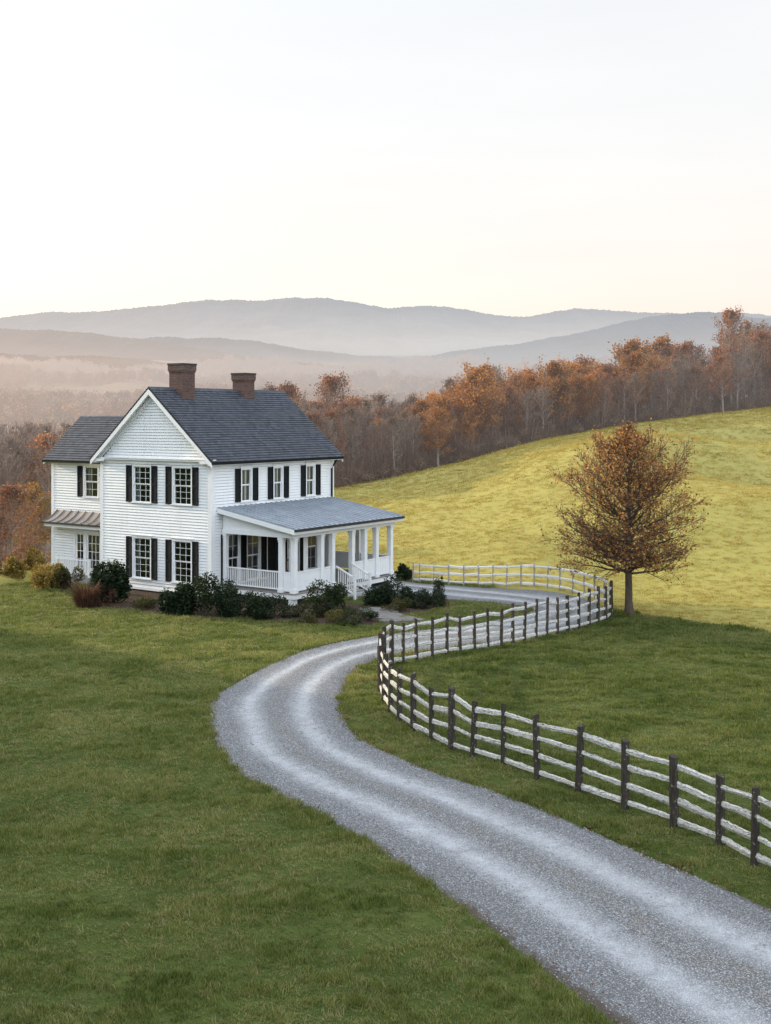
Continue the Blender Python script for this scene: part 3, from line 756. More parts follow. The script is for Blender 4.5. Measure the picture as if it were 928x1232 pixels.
def slope_roof(name, e0, e1, r0, r1, th, mat, parent, cw=.16, courses=True):
    """roof plane between an eave line e0-e1 and a ridge line r0-r1, laid in stepped courses"""
    e0, e1, r0, r1 = (np.array(q, float) for q in (e0, e1, r0, r1))
    nrm = np.cross(e1 - e0, r0 - e0); nrm /= np.linalg.norm(nrm)
    if nrm[2] < 0: nrm = -nrm
    L = np.linalg.norm(r0 - e0); n = max(1, int(L / cw)); mb = MB(); uv = []
    for i in range(n):
        a, b = i / n, (i + 1) / n
        p = [e0 + (r0 - e0) * a, e1 + (r1 - e1) * a, e1 + (r1 - e1) * b, e0 + (r0 - e0) * b]
        mb.quad(p[0] + nrm * (th + .032), p[1] + nrm * (th + .032), p[2] + nrm * (th + .004), p[3] + nrm * (th + .004))
        mb.quad(p[1] + nrm * (th + .032), p[0] + nrm * (th + .032), p[0] + nrm * th, p[1] + nrm * th)
        w0 = np.linalg.norm(p[1] - p[0])
        sft = 0
        uv += [(0 + sft, a * n * .16, 0), (w0 + sft, a * n * .16, 0), (w0 + sft, b * n * .16 - 1e-4, 0), (0 + sft, b * n * .16 - 1e-4, 0)]
        uv += [(w0, a * n * .16 + .01, 0), (0, a * n * .16 + .01, 0), (0, a * n * .16 + .01, 0), (w0, a * n * .16 + .01, 0)]
    mb.hexa([e0, e1, r1, r0, e0 + nrm * th, e1 + nrm * th, r1 + nrm * th, r0 + nrm * th]); uv += [(0, 0, 0)] * 8
    o = mb.build(name, mat, parent)
    a = o.data.attributes.new('suv', 'FLOAT_VECTOR', 'POINT'); a.data.foreach_set('vector', np.array(uv, np.float32).ravel())
    return o
sl = (ZR - ZE) / (W / 2)
ez = ZE - OH * sl + .22
for sx in (1, -1):
    xe = -W/2 + sx * (W/2 + OH); xr = -W/2
    slope_roof('roof', (xe, -OH, ez), (xe, LEN + OH, ez), (xr, -OH, ZR + .0), (xr, LEN + OH, ZR + .0), .07, M_SHING, house)
# rake boards, eave boxes and returns
t_ = MB()
for y0, y1 in ((-OH - .005, -OH + .05), (LEN + OH - .05, LEN + OH + .005)):
    for sx in (1, -1):
        xe = -W/2 + sx * (W/2 + OH)
        t_.hexa([(xe, y0, ez - .20), (xe, y1, ez - .20), (-W/2, y1, ZR - .24), (-W/2, y0, ZR - .24), (xe, y0, ez - .003), (xe, y1, ez - .003), (-W/2, y1, ZR - .003), (-W/2, y0, ZR - .003)])
for sx in (1, -1):                        # inner rake moulding against the siding and soffit under the rake
    xe = -W/2 + sx * (W/2 + OH)
    t_.hexa([(xe - sx*.30, -.06, ez + .05), (xe - sx*.30, .0, ez + .05), (-W/2, .0, ZR - .40), (-W/2, -.06, ZR - .40), (xe - sx*.30, -.06, ez + .24), (xe - sx*.30, .0, ez + .24), (-W/2, .0, ZR - .13), (-W/2, -.06, ZR - .13)])
    for y0, y1 in ((-OH + .052, -.062), (LEN + .06, LEN + OH - .052)):
        t_.hexa([(xe, y0, ez - .06), (xe, y1, ez - .06), (-W/2, y1, ZR - .10), (-W/2, y0, ZR - .10), (xe, y0, ez - .01), (xe, y1, ez - .01), (-W/2, y1, ZR - .012), (-W/2, y0, ZR - .012)])
    # boxed eave along the long sides
    xo = -W/2 + sx * (W/2 + OH - .02); xi = -W/2 + sx * (W/2 + .05)
    t_.box((xi, -OH + .055, ez - .10), (xo, LEN + OH - .055, ez - .05)); t_.box((xo - sx*.04, -OH + .055, ez - .049), (xo, LEN + OH - .055, ez + .02))
# cornice across the gable and its returns
t_.box((-W - OH + .02, -.20, ZE - .06), (OH - .02, -.058, ZE + .02)); t_.box((-W - OH + .01, -.24, ZE + .02), (OH - .01, -.057, ZE + .055))
for x0, x1 in ((-W - OH + .015, -W + .42), (-.42, OH - .015)): t_.box((x0, -OH + .06, ZE - .14), (x1, -.20, ZE - .02))
t_.build('rake_and_cornice_boards', M_TRIM, house)
m = MB(); 
for sx in (1, -1):
    xo = -W/2 + sx * (W/2 + OH + .06); m.box((xo - sx*.10, -OH + .01, ez - .06), (xo, LEN + OH - .01, ez + .03))
gt = m.build('gutter', M_SHUT, house)
m = MB(); m.tube([(.33, LEN - .12, ez - .08), (.16, LEN - .16, ez - .35), (.07, LEN - .18, ez - .55), (.07, LEN - .18, 4.0)], [.045]*4, 8); m.build('downspout', M_SHUT, gt)
# ridge cap
m = MB(); m.hexa([(-W/2 - .14, -OH, ZR - .045), (-W/2 + .14, -OH, ZR - .045), (-W/2 + .14, LEN + OH, ZR - .045), (-W/2 - .14, LEN + OH, ZR - .045), (-W/2 - .02, -OH, ZR + .115), (-W/2 + .02, -OH, ZR + .115), (-W/2 + .02, LEN + OH, ZR + .115), (-W/2 - .02, LEN + OH, ZR + .115)])
m.build('ridge_cap', m_plain('ridge_slate', (.075, .08, .095), .8, .2, .2), house)

def chimney(u, v, a, zt):
    mb = MB(); uv = []
    def ring(h0, h1, hw):
        for (sx, sy, ex, ey) in ((-1,-1,1,-1), (1,-1,1,1), (1,1,-1,1), (-1,1,-1,-1)):
            mb.quad((u+sx*hw, v+sy*hw, h0), (u+ex*hw, v+ey*hw, h0), (u+ex*hw, v+ey*hw, h1), (u+sx*hw, v+sy*hw, h1))
            uv.extend([(0, h0, 0), (2*hw, h0, 0), (2*hw, h1, 0), (0, h1, 0)])
    h = a / 2
    ring(8.2, zt - .42, h); ring(zt - .42, zt - .34, h + .025); ring(zt - .34, zt - .08, h + .05); 
    for (z_, q) in ((zt - .42, h + .025), (zt - .34, h + .05), (zt - .08, h + .05)):
        mb.quad((u-q, v-q, z_), (u+q, v-q, z_), (u+q, v+q, z_), (u-q, v+q, z_)); uv.extend([(0, 0, 0)] * 4)
    o = mb.build('chimney', M_BRICK, house)
    at_ = o.data.attributes.new('suv', 'FLOAT_VECTOR', 'POINT'); at_.data.foreach_set('vector', np.array(uv, np.float32).ravel())
    m = MB(); m.box((u-h-.07, v-h-.07, zt - .079), (u+h+.07, v+h+.07, zt)); m.build('chimney_cap', M_DARK, o)
    
chimney(-3.3, 1.58, .83, 10.47); chimney(-3.35, 5.92, .76, 10.17)

# -- wing on the left
WX0, WY0, WY1, WZE, WZR = -11.7, 1.0, 5.3, 5.95, 8.0
FW = Fr((0, WY0, 0), (1, 0, 0), (0, -1, 0))
WW = [(-9.30, -8.35, 4.12, 5.55)]
FD = (-9.95, -9.35, -9.15, -8.20, .42, 2.30)       # side light and french door
siding(FW, WX0 + .14, -W, .2, WZE - .16, hole(WW) + [(FD[0] - .1, FD[3] + .1, .15, FD[5] + .1)]).build('wing_wall', M_WHITE, house)
window(house, FW, *WW[0], 2, 4, [(WW[0][0], WW[0][0] + .22)], True, True, (1, 0))
FWl = Fr((WX0, WY1, 0), (0, -1, 0), (-1, 0, 0))
siding(FWl, .14, WY1 - WY0 - .14, .2, WZE - .16).build('wing_wall', M_WHITE, house)
siding(FWl, 0, 4.3, WZE - .15, WZR - .25, (), False, lambda z: (2.15 - (WZR - .15 - z) * 2.15 / (WZR - WZE), 2.15 + (WZR - .15 - z) * 2.15 / (WZR - WZE))).build('wing_gable', M_WHITE, house)
FWb = Fr((0, WY1, 0), (-1, 0, 0), (0, 1, 0)); siding(FWb, W, -WX0 - .14, .2, WZE - .16).build('wing_wall', M_WHITE, house)
wm = (WY0 + WY1) / 2; ws = (WZR - WZE) / (wm - WY0); wez = WZE - .33 * ws + .16
slope_roof('wing_roof', (WX0 - .3, WY0 - .33, wez), (-W - .002, WY0 - .33, wez), (WX0 - .3, wm, WZR), (-W/2 - .5, wm, WZR), .07, M_SHING, house)
slope_roof('wing_roof', (WX0 - .3, WY1 + .33, wez), (-W - .002, WY1 + .33, wez), (WX0 - .3, wm, WZR), (-W/2 - .5, wm, WZR), .07, M_SHING, house)
t_ = MB()
for (x, y, sx, sy) in ((WX0, WY0, 1, 1), (WX0, WY1, 1, -1)): t_.box((x - sx*.035, y - sy*.035, .15), (x + sx*.15, y + sy*.15, WZE - .14))
FW.box(t_, WX0 + .15, -W - .04, WZE - .16, WZE - .04, -.1, .05)
t_.box((WX0 - .28, WY0 - .31, wez - .07), (-W - .04, WY0 - .055, wez - .02)); t_.box((WX0 - .29, WY0 - .33, wez - .06), (-W - .04, WY0 - .29, wez + .012))
for y0, s_ in ((WY0 - .33, 1), (WY1 + .33, -1)):
    t_.hexa([(WX0 - .305, y0, wez - .16), (WX0 - .26, y0, wez - .16), (WX0 - .26, wm, WZR - .16), (WX0 - .305, wm, WZR - .16), (WX0 - .305, y0, wez - .004), (WX0 - .26, y0, wez - .004), (WX0 - .26, wm, WZR - .004), (WX0 - .305, wm, WZR - .004)])
t_.build('wing_trim', M_TRIM, house)
m = MB(); m.box((WX0 - .3, WY0 - .40, wez - .05), (-W - .05, WY0 - .332, wez + .03)); m.build('gutter', M_SHUT, house)
m = MB(); m.box((WX0 + .06, WY0 + .06, -.6), (-W, WY1 - .06, .19)); m.build('foundation', M_STONE, house)
m = MB(); m.box((WX0 + .16, WY0 + .18, .2), (-W - .1, WY1 - .2, .36)); m.box((WX0 + .16, WY0 + .18, 3.2), (-W - .1, WY1 - .2, 3.4)); m.box((WX0 + .16, WY0 + 2.2, .37), (-W - .1, WY0 + 2.3, 5.8)); m.build('interior_partition', M_ROOM, house)
# french door with side light
m = MB(); z0, z1 = FD[4], FD[5]
for p, q in ((FD[0] - .11, FD[0]), (FD[1], FD[2]), (FD[3], FD[3] + .11)): FW.box(m, p, q, z0, z1, -.12, .05)
FW.box(m, FD[0] - .11, FD[3] + .11, z1, z1 + .15, -.12, .052); FW.box(m, FD[0] - .11, FD[3] + .11, z0 - .12, z0, -.12, .09)
fd = m.build('french_door', M_TRIM, house)
for (p, q, nc) in ((FD[0], FD[1], 2), (FD[2], FD[3], 3)):
    m = MB(); f = .075
    FW.box(m, p, p + f, z0, z1, -.07, -.02); FW.box(m, q - f, q, z0, z1, -.07, -.02); FW.box(m, p + f, q - f, z0, z0 + .2, -.07, -.022); FW.box(m, p + f, q - f, z1 - f, z1, -.07, -.022)
    for i in range(1, nc): x = p + f + (q - p - 2*f) * i / nc; FW.box(m, x - .013, x + .013, z0 + .2, z1 - f, -.06, -.026)
    for i in range(1, 4): y = z0 + .2 + (z1 - z0 - .2 - f) * i / 4; FW.box(m, p + f, q - f, y - .013, y + .013, -.058, -.028)
    m.build('door_leaf' if nc == 3 else 'side_light', M_TRIM, fd)
    m = MB(); m.quad(FW.p(p + f, z0 + .2, -.045), FW.p(q - f, z0 + .2, -.045), FW.p(q - f, z1 - f, -.045), FW.p(p + f, z1 - f, -.045)); m.build('pane', M_GLASS, fd)
# brown metal roof over the wing's door
def seam_roof(name, e0, e1, r0, r1, th, mat, parent, gap=.42, sh=.045, fascia=None, curve=0.):
    e0, e1, r0, r1 = (np.array(q, float) for q in (e0, e1, r0, r1)); mb = MB()
    nrm = np.cross(e1 - e0, r0 - e0); nrm /= np.linalg.norm(nrm)
    if nrm[2] < 0: nrm = -nrm
    K = 6 if curve else 1
    pt = lambda s, t: (e0 + (e1 - e0) * s) * (1 - t) + (r0 + (r1 - r0) * s) * t - np.array((0, 0, curve * math.sin(pi * t)))
    n = max(2, round(np.linalg.norm(e1 - e0) / gap))
    for k in range(K):
        a, b = k / K, (k + 1) / K
        p = [pt(0, a), pt(1, a), pt(1, b), pt(0, b)]
        mb.hexa(p + [q + nrm * th for q in p])
        for i in range(n + 1):
            s = min(max(i / n, .004), .996); d = (e1 - e0) / np.linalg.norm(e1 - e0) * .014
            q = [pt(s, a), pt(s, b)]
            mb.hexa([q[0] - d + nrm * th, q[0] + d + nrm * th, q[1] + d + nrm * th, q[1] - d + nrm * th] + [q[0] - d + nrm * (th + sh), q[0] + d + nrm * (th + sh), q[1] + d + nrm * (th + sh), q[1] - d + nrm * (th + sh)])
    return mb.build(name, mat, parent)
cr = seam_roof('door_canopy', (-11.55, .26, 2.80), (-7.05, .26, 2.80), (-11.25, WY0 - .03, 3.34), (-7.05, WY0 - .03, 3.34), .04, M_COPPER, house, .55, .045, None, .10)
m = MB(); m.box((-11.5, .30, 2.60), (-7.05, .36, 2.795)); m.box((-11.45, .36, 2.62), (-7.05, WY0 - .03, 2.66)); m.box((-11.5, .30, 2.60), (-11.44, WY0 - .03, 2.795)); m.build('fascia', M_TRIM, cr)
m = MB(); m.box((-11.6, .20, 2.755), (-7.05, .255, 2.835)); m.build('gutter', M_DARK, cr)
# stoop with its small balustrade
m = MB(); m.box((-10.4, .05, -.2), (-7.9, WY0 - .04, .33)); sp = m.build('stoop', M_TREAD, house)
m = MB()
for x in (-10.3, -8.0): m.box((x - .05, .10, .33), (x + .05, .20, 1.2))
m.box((-10.25, .12, 1.08), (-8.05, .18, 1.14)); m.box((-10.25, .125, .43), (-8.05, .175, .48))
for x in np.arange(-10.15, -8.08, .12): m.box((x - .016, .135, .48), (x + .016, .167, 1.08))
m.build('railing', M_TRIM, sp)

# -- porch on the right side
PU, PV0, PV1, PF = 3.97, .74, 8.26, .52
m = MB()
for i in range(28):
    x0 = .05 + i * (PU + .12) / 28; m.box((x0, PV0 - .12, PF - .05), (x0 + (PU + .12) / 28 - .006, PV1 + .12, PF))
porch = m.build('porch', M_DECK, house)
m = MB()
m.box((.06, PV0 - .10, PF - .25), (PU + .13, PV0 - .03, PF - .055)); m.box((PU + .05, PV0 - .029, PF - .25), (PU + .13, PV1 + .11, PF - .055)); m.box((.06, PV1 + .03, PF - .25), (PU + .049, PV1 + .11, PF - .055))
for y in np.linspace(PV0 + .1, PV1 - .1, 5): m.box((PU - .2, y - .16, -.4), (PU + .03, y + .16, PF - .255))
m.box((.3, PV0 - .02, -.4), (.6, PV0 + .2, PF - .255))
m.build('porch_skirt', M_TRIM, porch)
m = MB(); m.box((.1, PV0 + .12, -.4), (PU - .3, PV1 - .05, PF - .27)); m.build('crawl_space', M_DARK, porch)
PO = .38; ZW, ZF = 3.95, 3.22
seam_roof('porch_roof', (PU + PO, PV0 - PO, ZF), (PU + PO, PV1 + PO, ZF), (.035, PV0 - PO, ZW), (.035, PV1 + PO, ZW), .05, M_PMETAL, porch, .36, .05)
zz = lambda u: ZF + (ZW - ZF) * (PU + PO - u) / (PU + PO - .035)
m = MB()
for y0, y1 in ((PV0 - PO - .02, PV0 - PO + .03), (PV1 + PO - .03, PV1 + PO + .02)):
    m.hexa([(PU + PO, y0, ZF - .18), (PU + PO, y1, ZF - .18), (.04, y1, ZW - .18), (.04, y0, ZW - .18), (PU + PO, y0, ZF + .02), (PU + PO, y1, ZF + .02), (.04, y1, ZW + .02), (.04, y0, ZW + .02)])
m.box((PU + PO - .05, PV0 - PO + .035, ZF - .18), (PU + PO + .0, PV1 + PO - .035, ZF - .01))
m.box((PU - .12, PV0 - .12, 2.86), (PU + .12, PV1 + .12, 3.10)); m.box((PU - .06, PV0 - .08, 3.10), (PU + .06, PV1 + .08, zz(PU) - .01))
m.box((.06, PV0 - .11, 2.86), (PU - .13, PV0 + .11, 3.06)); m.box((.06, PV1 - .11, 2.86), (PU - .13, PV1 + .11, 3.06))
for y in (PV0, PV1):   # boarded triangle over each end beam
    m.hexa([(.06, y - .05, 3.06), (PU - .065, y - .05, 3.06), (PU - .065, y + .05, 3.06), (.06, y + .05, 3.06), (.06, y - .05, zz(.06) - .02), (PU - .065, y - .05, zz(PU - .065) - .02), (PU - .065, y + .05, zz(PU - .065) - .02), (.06, y + .05, zz(.06) - .02)])
m.hexa([(.05, PV0 + .06, ZW - .17), (.05, PV1 - .06, ZW - .17), (PU - .07, PV1 - .06, zz(PU - .07) - .17), (PU - .07, PV0 + .06, zz(PU - .07) - .17), (.05, PV0 + .06, ZW - .12), (.05, PV1 - .06, ZW - .12), (PU - .07, PV1 - .06, zz(PU - .07) - .12), (PU - .07, PV0 + .06, zz(PU - .07) - .12)])
m.build('porch_beam', M_TRIM, porch)
m = MB(); m.box((PU + PO + .003, PV0 - PO + .0, ZF - .06), (PU + PO + .085, PV1 + PO, ZF + .045)); m.build('gutter', M_DARK, porch)
def column(u, v, w=.105):
    m = MB(); m.box((u - w, v - w, PF), (u + w, v + w, 2.86)); m.box((u - w - .03, v - w - .03, PF), (u + w + .03, v + w + .03, PF + .16)); m.box((u - w - .03, v - w - .03, 2.74), (u + w + .03, v + w + .03, 2.855)); m.box((u - w - .015, v - w - .015, 2.66), (u + w + .015, v + w + .015, 2.70))
    m.build('column', M_TRIM, porch)
CV = [.86, 2.72, 3.52, 5.01, 5.99, 6.92, 8.12]
for v in CV: column(PU - .03, v)
column(PU - .62, PV0 + .02); column(.16, PV0 + .02, .09); column(.16, PV1 - .02, .09); column(2.0, PV1 - .02)
RH = PF + .88
for a, b in zip(CV[:-1], CV[1:]):
    if a == 3.52: continue
    m = MB(); u = PU - .03; a_, b_ = a + .12, b - .12
    m.box((u - .05, a_, RH - .05), (u + .05, b_, RH)); m.box((u - .025, a_, PF + .10), (u + .025, b_, RH - .05)); m.box((u - .04, a_, PF + .06), (u + .04, b_, PF + .11))
    y = a_ + .1
    while y < b_ - .04: m.box((u + .025, y - .008, PF + .115), (u + .034, y + .008, RH - .055)); y += .14
    m.build('half_wall', M_TRIM, porch)
m = MB(); u0, u1 = .26, PU - .73
m.box((u0, PV0 - .03, RH - .05), (u1, PV0 + .06, RH)); m.box((u0, PV0 - .015, PF + .10), (u1, PV0 + .045, PF + .15))
for x in np.arange(u0 + .07, u1 - .03, .105): m.box((x - .017, PV0, PF + .15), (x + .017, PV0 + .034, RH - .05))
m.build('railing', M_TRIM, porch)
m = MB(); m.box((PU - .50, PV0 - .02, RH - .05), (PU - .14, PV0 + .05, RH)); m.box((PU - .50, PV0 - .01, PF + .06), (PU - .14, PV0 + .04, RH - .05)); m.build('half_wall', M_TRIM, porch)
for (u0, u1) in ((.26, 1.88), (2.12, PU - .14)):
    m = MB(); m.box((u0, PV1 - .06, RH - .05), (u1, PV1 + .03, RH)); m.box((u0, PV1 - .04, PF + .08), (u1, PV1 + .01, RH - .05)); m.build('half_wall', M_TRIM, porch)
# steps and hand rails
s0, s1 = CV[2] + .12, CV[3] - .12
for i in range(3):
    zt = PF - .13 * (i + 1); x0 = PU + .14 + i * .32
    m = MB(); m.box((x0, s0, zt - .05), (x0 + .36, s1, zt)); st = m.build('step', M_TREAD, porch)
    m = MB(); m.box((x0 + .28, s0 + .02, zt - .20), (x0 + .31, s1 - .02, zt - .053)); m.build('riser', M_TRIM, st)
for y in (s0 + .05, s1 - .05):
    m = MB(); xn = PU + 1.10
    m.box((xn - .05, y - .05, -.1), (xn + .05, y + .05, 1.0)); m.box((xn - .065, y - .065, 1.0), (xn + .065, y + .065, 1.05))
    m.bar((PU + .08, y, RH - .03), (xn - .05, y, .93), .06, .06); m.bar((PU + .15, y, PF + .05), (xn - .05, y, .22), .05, .05)
    for q in np.linspace(.12, .88, 7): x = PU + .1 + (xn - PU - .15) * q; m.box((x - .014, y - .014, PF + .06 - q * .3), (x + .014, y + .014, RH - .05 - q * .45))
    m.build('hand_rail', M_TRIM, porch)
# curtains hung inside the porch openings
for (u, v0, v1, mt) in ((3.55, .98, 1.18, M_CURT), (3.62, 1.9, 2.25, M_CURT)):
    m = MB(); n = 9; ys = np.linspace(v0, v1, n)
    for i in range(n - 1): m.quad((u + .03 * sin(i * 2.2), ys[i], PF + .1), (u + .03 * sin(i * 2.2 + 2.2), ys[i + 1], PF + .1), (u + .03 * sin(i * 2.2 + 2.2), ys[i + 1], 2.85), (u + .03 * sin(i * 2.2), ys[i], 2.85))
    m.build('curtain', mt, porch)
# stone path from the steps
def hl(u, v, z=0.):
    return np.array([HOUSE_O[0] + u * cos(TH) + v * sin(TH), HOUSE_O[1] - u * sin(TH) + v * cos(TH), z])
t_ = MB(); r_ = np.random.default_rng(5)
for i, (px, py, w_, d_) in enumerate(((447, 734, .75, .45), (458, 737, .8, .5), (467, 741, .8, .5), (476, 744, .9, .5), (487, 746, .8, .45), (452, 741, .5, .35), (470, 747.5, .6, .3))):
    c = at(px, py); n = 8; a = np.arange(n) * 2 * pi / n + r_.random() * 1
    ring = np.column_stack([c[0] + np.cos(a) * w_ * r_.uniform(.75, 1., n), c[1] + np.sin(a) * d_ * r_.uniform(.75, 1., n)])
    z = height(c[0:1], c[1:2])[0] + .085
    t_.add(np.vstack([np.column_stack([ring, np.full(n, z - .25)]), np.column_stack([ring, np.full(n, z)])]), [tuple(n + j for j in range(n))] + [(j, (j+1) % n, n + (j+1) % n, n + j) for j in range(n)])
tag(t_.build('stone_path', M_STONE), kind='structure')
# chair on the porch
ch = thing('porch_chair', 'brown wooden chair standing behind the slatted railing of the porch', 'chair', tuple(hl(2.1, 2.3, PF)), -TH + .4)
m = MB(); m.box((-.26, -.24, .40), (.26, .24, .45)); m.build('seat', M_WOODCH, ch)
m = MB()
for i in range(6): m.bar((-.2 + i * .08, .24, .46), (-.2 + i * .08, .36, 1.08), .05, .015, (0, 1, 0))
m.box((-.27, .345, 1.05), (.27, .385, 1.14)); m.build('backrest', M_WOODCH, ch)
for x in (-.24, .24):
    for y in (-.21, .21):
        m = MB(); m.box((x - .025, y - .025, 0), (x + .025, y + .025, .40)); m.build('leg', M_WOODCH, ch)
    m = MB(); m.box((x - .04, -.26, .64), (x + .04, .27, .67)); m.box((x - .025, -.235, .45), (x + .025, -.185, .64)); m.build('arm', M_WOODCH, ch)

# ------------------------------------------------------------------ fences
def rough_bar(mb, uv, p, q, w, h, r, seg=7, sag=.0):
    """a split rail: flattened, uneven, slightly bowed"""
    p = np.asarray(p, float); q = np.asarray(q, float); d = q - p; L = np.linalg.norm(d); d /= L
    rt = np.cross(d, (0, 0, 1)); rt /= np.linalg.norm(rt); up = np.cross(rt, d)
    k = 5; V = []; ph = r.random() * 6; off = r.random() * 50; tw = r.random() * 1.2; jag = r.uniform(.8, 1.12, 5)
    for i in range(seg + 1):
        t = i / seg; c = p + d * L * t + up * (r.normal() * .003 + .003 * sin(t * 3.1 + ph) - sag * 4 * t * (1 - t)) + rt * r.normal() * .006
        ww = w * r.uniform(.85, 1.1) * (.8 if i in (0, seg) else 1); h2 = h * r.uniform(.86, 1.12) * (.7 if i in (0, seg) else 1)
        for j in range(k):
            a = j * 2 * pi / k + .3 + tw + t * .35
            V.append(c + rt * cos(a) * ww / 2 + up * sin(a) * h2 / 2 * jag[j] * r.uniform(.93, 1.07)); uv.append((off + L * t, cos(a) * ww, sin(a) * h2))
    fs = [(i*k + j, i*k + (j+1) % k, (i+1)*k + (j+1) % k, (i+1)*k + j) for i in range(seg) for j in range(k)]
    fs += [tuple(range(k - 1, -1, -1)), tuple(seg*k + j for j in range(k))]
    mb.add(V, fs)
def rough_post(p, h, w, r):
    mb = MB(); k = 7; n = 6; V = []; lean = r.normal(0, .018, 2); ph = r.random() * 6
    for i in range(n + 1):
        t = i / n
        for j in range(k):
            a = j * 2 * pi / k + ph; q = w * (1 + .12 * sin(j * 2.3 + ph)) * r.uniform(.94, 1.05) * (1.05 - .12 * t)
            V.append((lean[0] * t * h + cos(a) * q, lean[1] * t * h + sin(a) * q, -.25 + t * (h + .25) + (.02 * cos(a - 1) if i == n else 0)))
    fs = [(i*k + j, i*k + (j+1) % k, (i+1)*k + (j+1) % k, (i+1)*k + j) for i in range(n) for j in range(k)] + [tuple(n*k + j for j in range(k))]
    mb.add(V, fs); return mb
def fence(label, base, hts, rails, pw, rw, rh, limit, seed, topgap=.19, botgap=.15, pmat=None, rmat=None):
    r = np.random.default_rng(seed)
    z = height(base[:, 0], base[:, 1])
    root = thing('rail_fence', label, 'fence', (base[0][0], base[0][1], z[0])); O = np.array([base[0][0], base[0][1], z[0]])
    for i in range(len(base)):
        m = rough_post(None, hts[i], pw * r.uniform(.88, 1.14) * (.78 if i > 24 else 1), r)
        o = m.build('post', pmat or M_POST, root); o.location = np.array([base[i][0], base[i][1], z[i]]) - O; o.rotation_euler = (r.normal(0, .015), r.normal(0, .015), r.random() * 6)
    cnt = 0; rest = MB(); ruv = []
    for i in range(len(base) - 1):
        for j in range(rails):
            f = lambda b: b
            zz_ = lambda k_: z[k_] + botgap + (hts[k_] - topgap - botgap) * j / (rails - 1)
            p = np.array([base[i][0], base[i][1], zz_(i) + r.normal() * .016]) - O; q = np.array([base[i+1][0], base[i+1][1], zz_(i+1) + r.normal() * .016]) - O
            d = (q - p) / np.linalg.norm(q - p); nrm = np.array([d[1], -d[0], 0]) * (pw * .25) * (1 if (i + j) % 2 else -1)
            p = p - d * .03 + nrm * .4; q = q + d * .03 + nrm * .4
            if cnt < limit: mb = MB(); uv = []
            else: mb = rest; uv = ruv
            rough_bar(mb, uv, p, q, rw * r.uniform(.85, 1.2), rh * r.uniform(.75, 1.2), r, 11, .002)
            if cnt < limit:
                o = mb.build('rail', rmat or M_RAIL, root); a = o.data.attributes.new('suv', 'FLOAT_VECTOR', 'POINT'); a.data.foreach_set('vector', np.array(uv, np.float32).ravel())
            cnt += 1
    if ruv:
        o = rest.build('far_rails', M_RAIL, root); a = o.data.attributes.new('suv', 'FLOAT_VECTOR', 'POINT'); a.data.foreach_set('vector', np.array(ruv, np.float32).ravel()); o['kind'] = 'stuff'
    return root
fence('dark-posted four-rail split fence winding round the shaded meadow inside the drive', nb, 1.38 + np.random.default_rng(4).normal(0, .045, len(nb)), 4, .080, .064, .142, 100, 11)
FARP = [(735,735),(727,729.5),(716,725.5),(703,722),(689,719),(674,716.5),(659,714.5),(643,712.5),(627,710.8),(610,709.2),(593,707.6),(576,706.2),(558,704.8),(540,703.4),(522,702),(505,700.6),(497,700)]
fb = np.array([at(*p)[:2] for p in FARP])
fence('pale sunlit three-rail fence along the far bend of the drive below the pasture', fb, np.linspace(1.12, .92, len(fb)), 3, .042, .06, .14, 100, 12, topgap=.10, pmat=m_plain('pale_post_wood', (.36, .32, .26), .9, .1, .4, 9), rmat=m_rail((.66, .62, .54), (.82, .80, .74), .60))

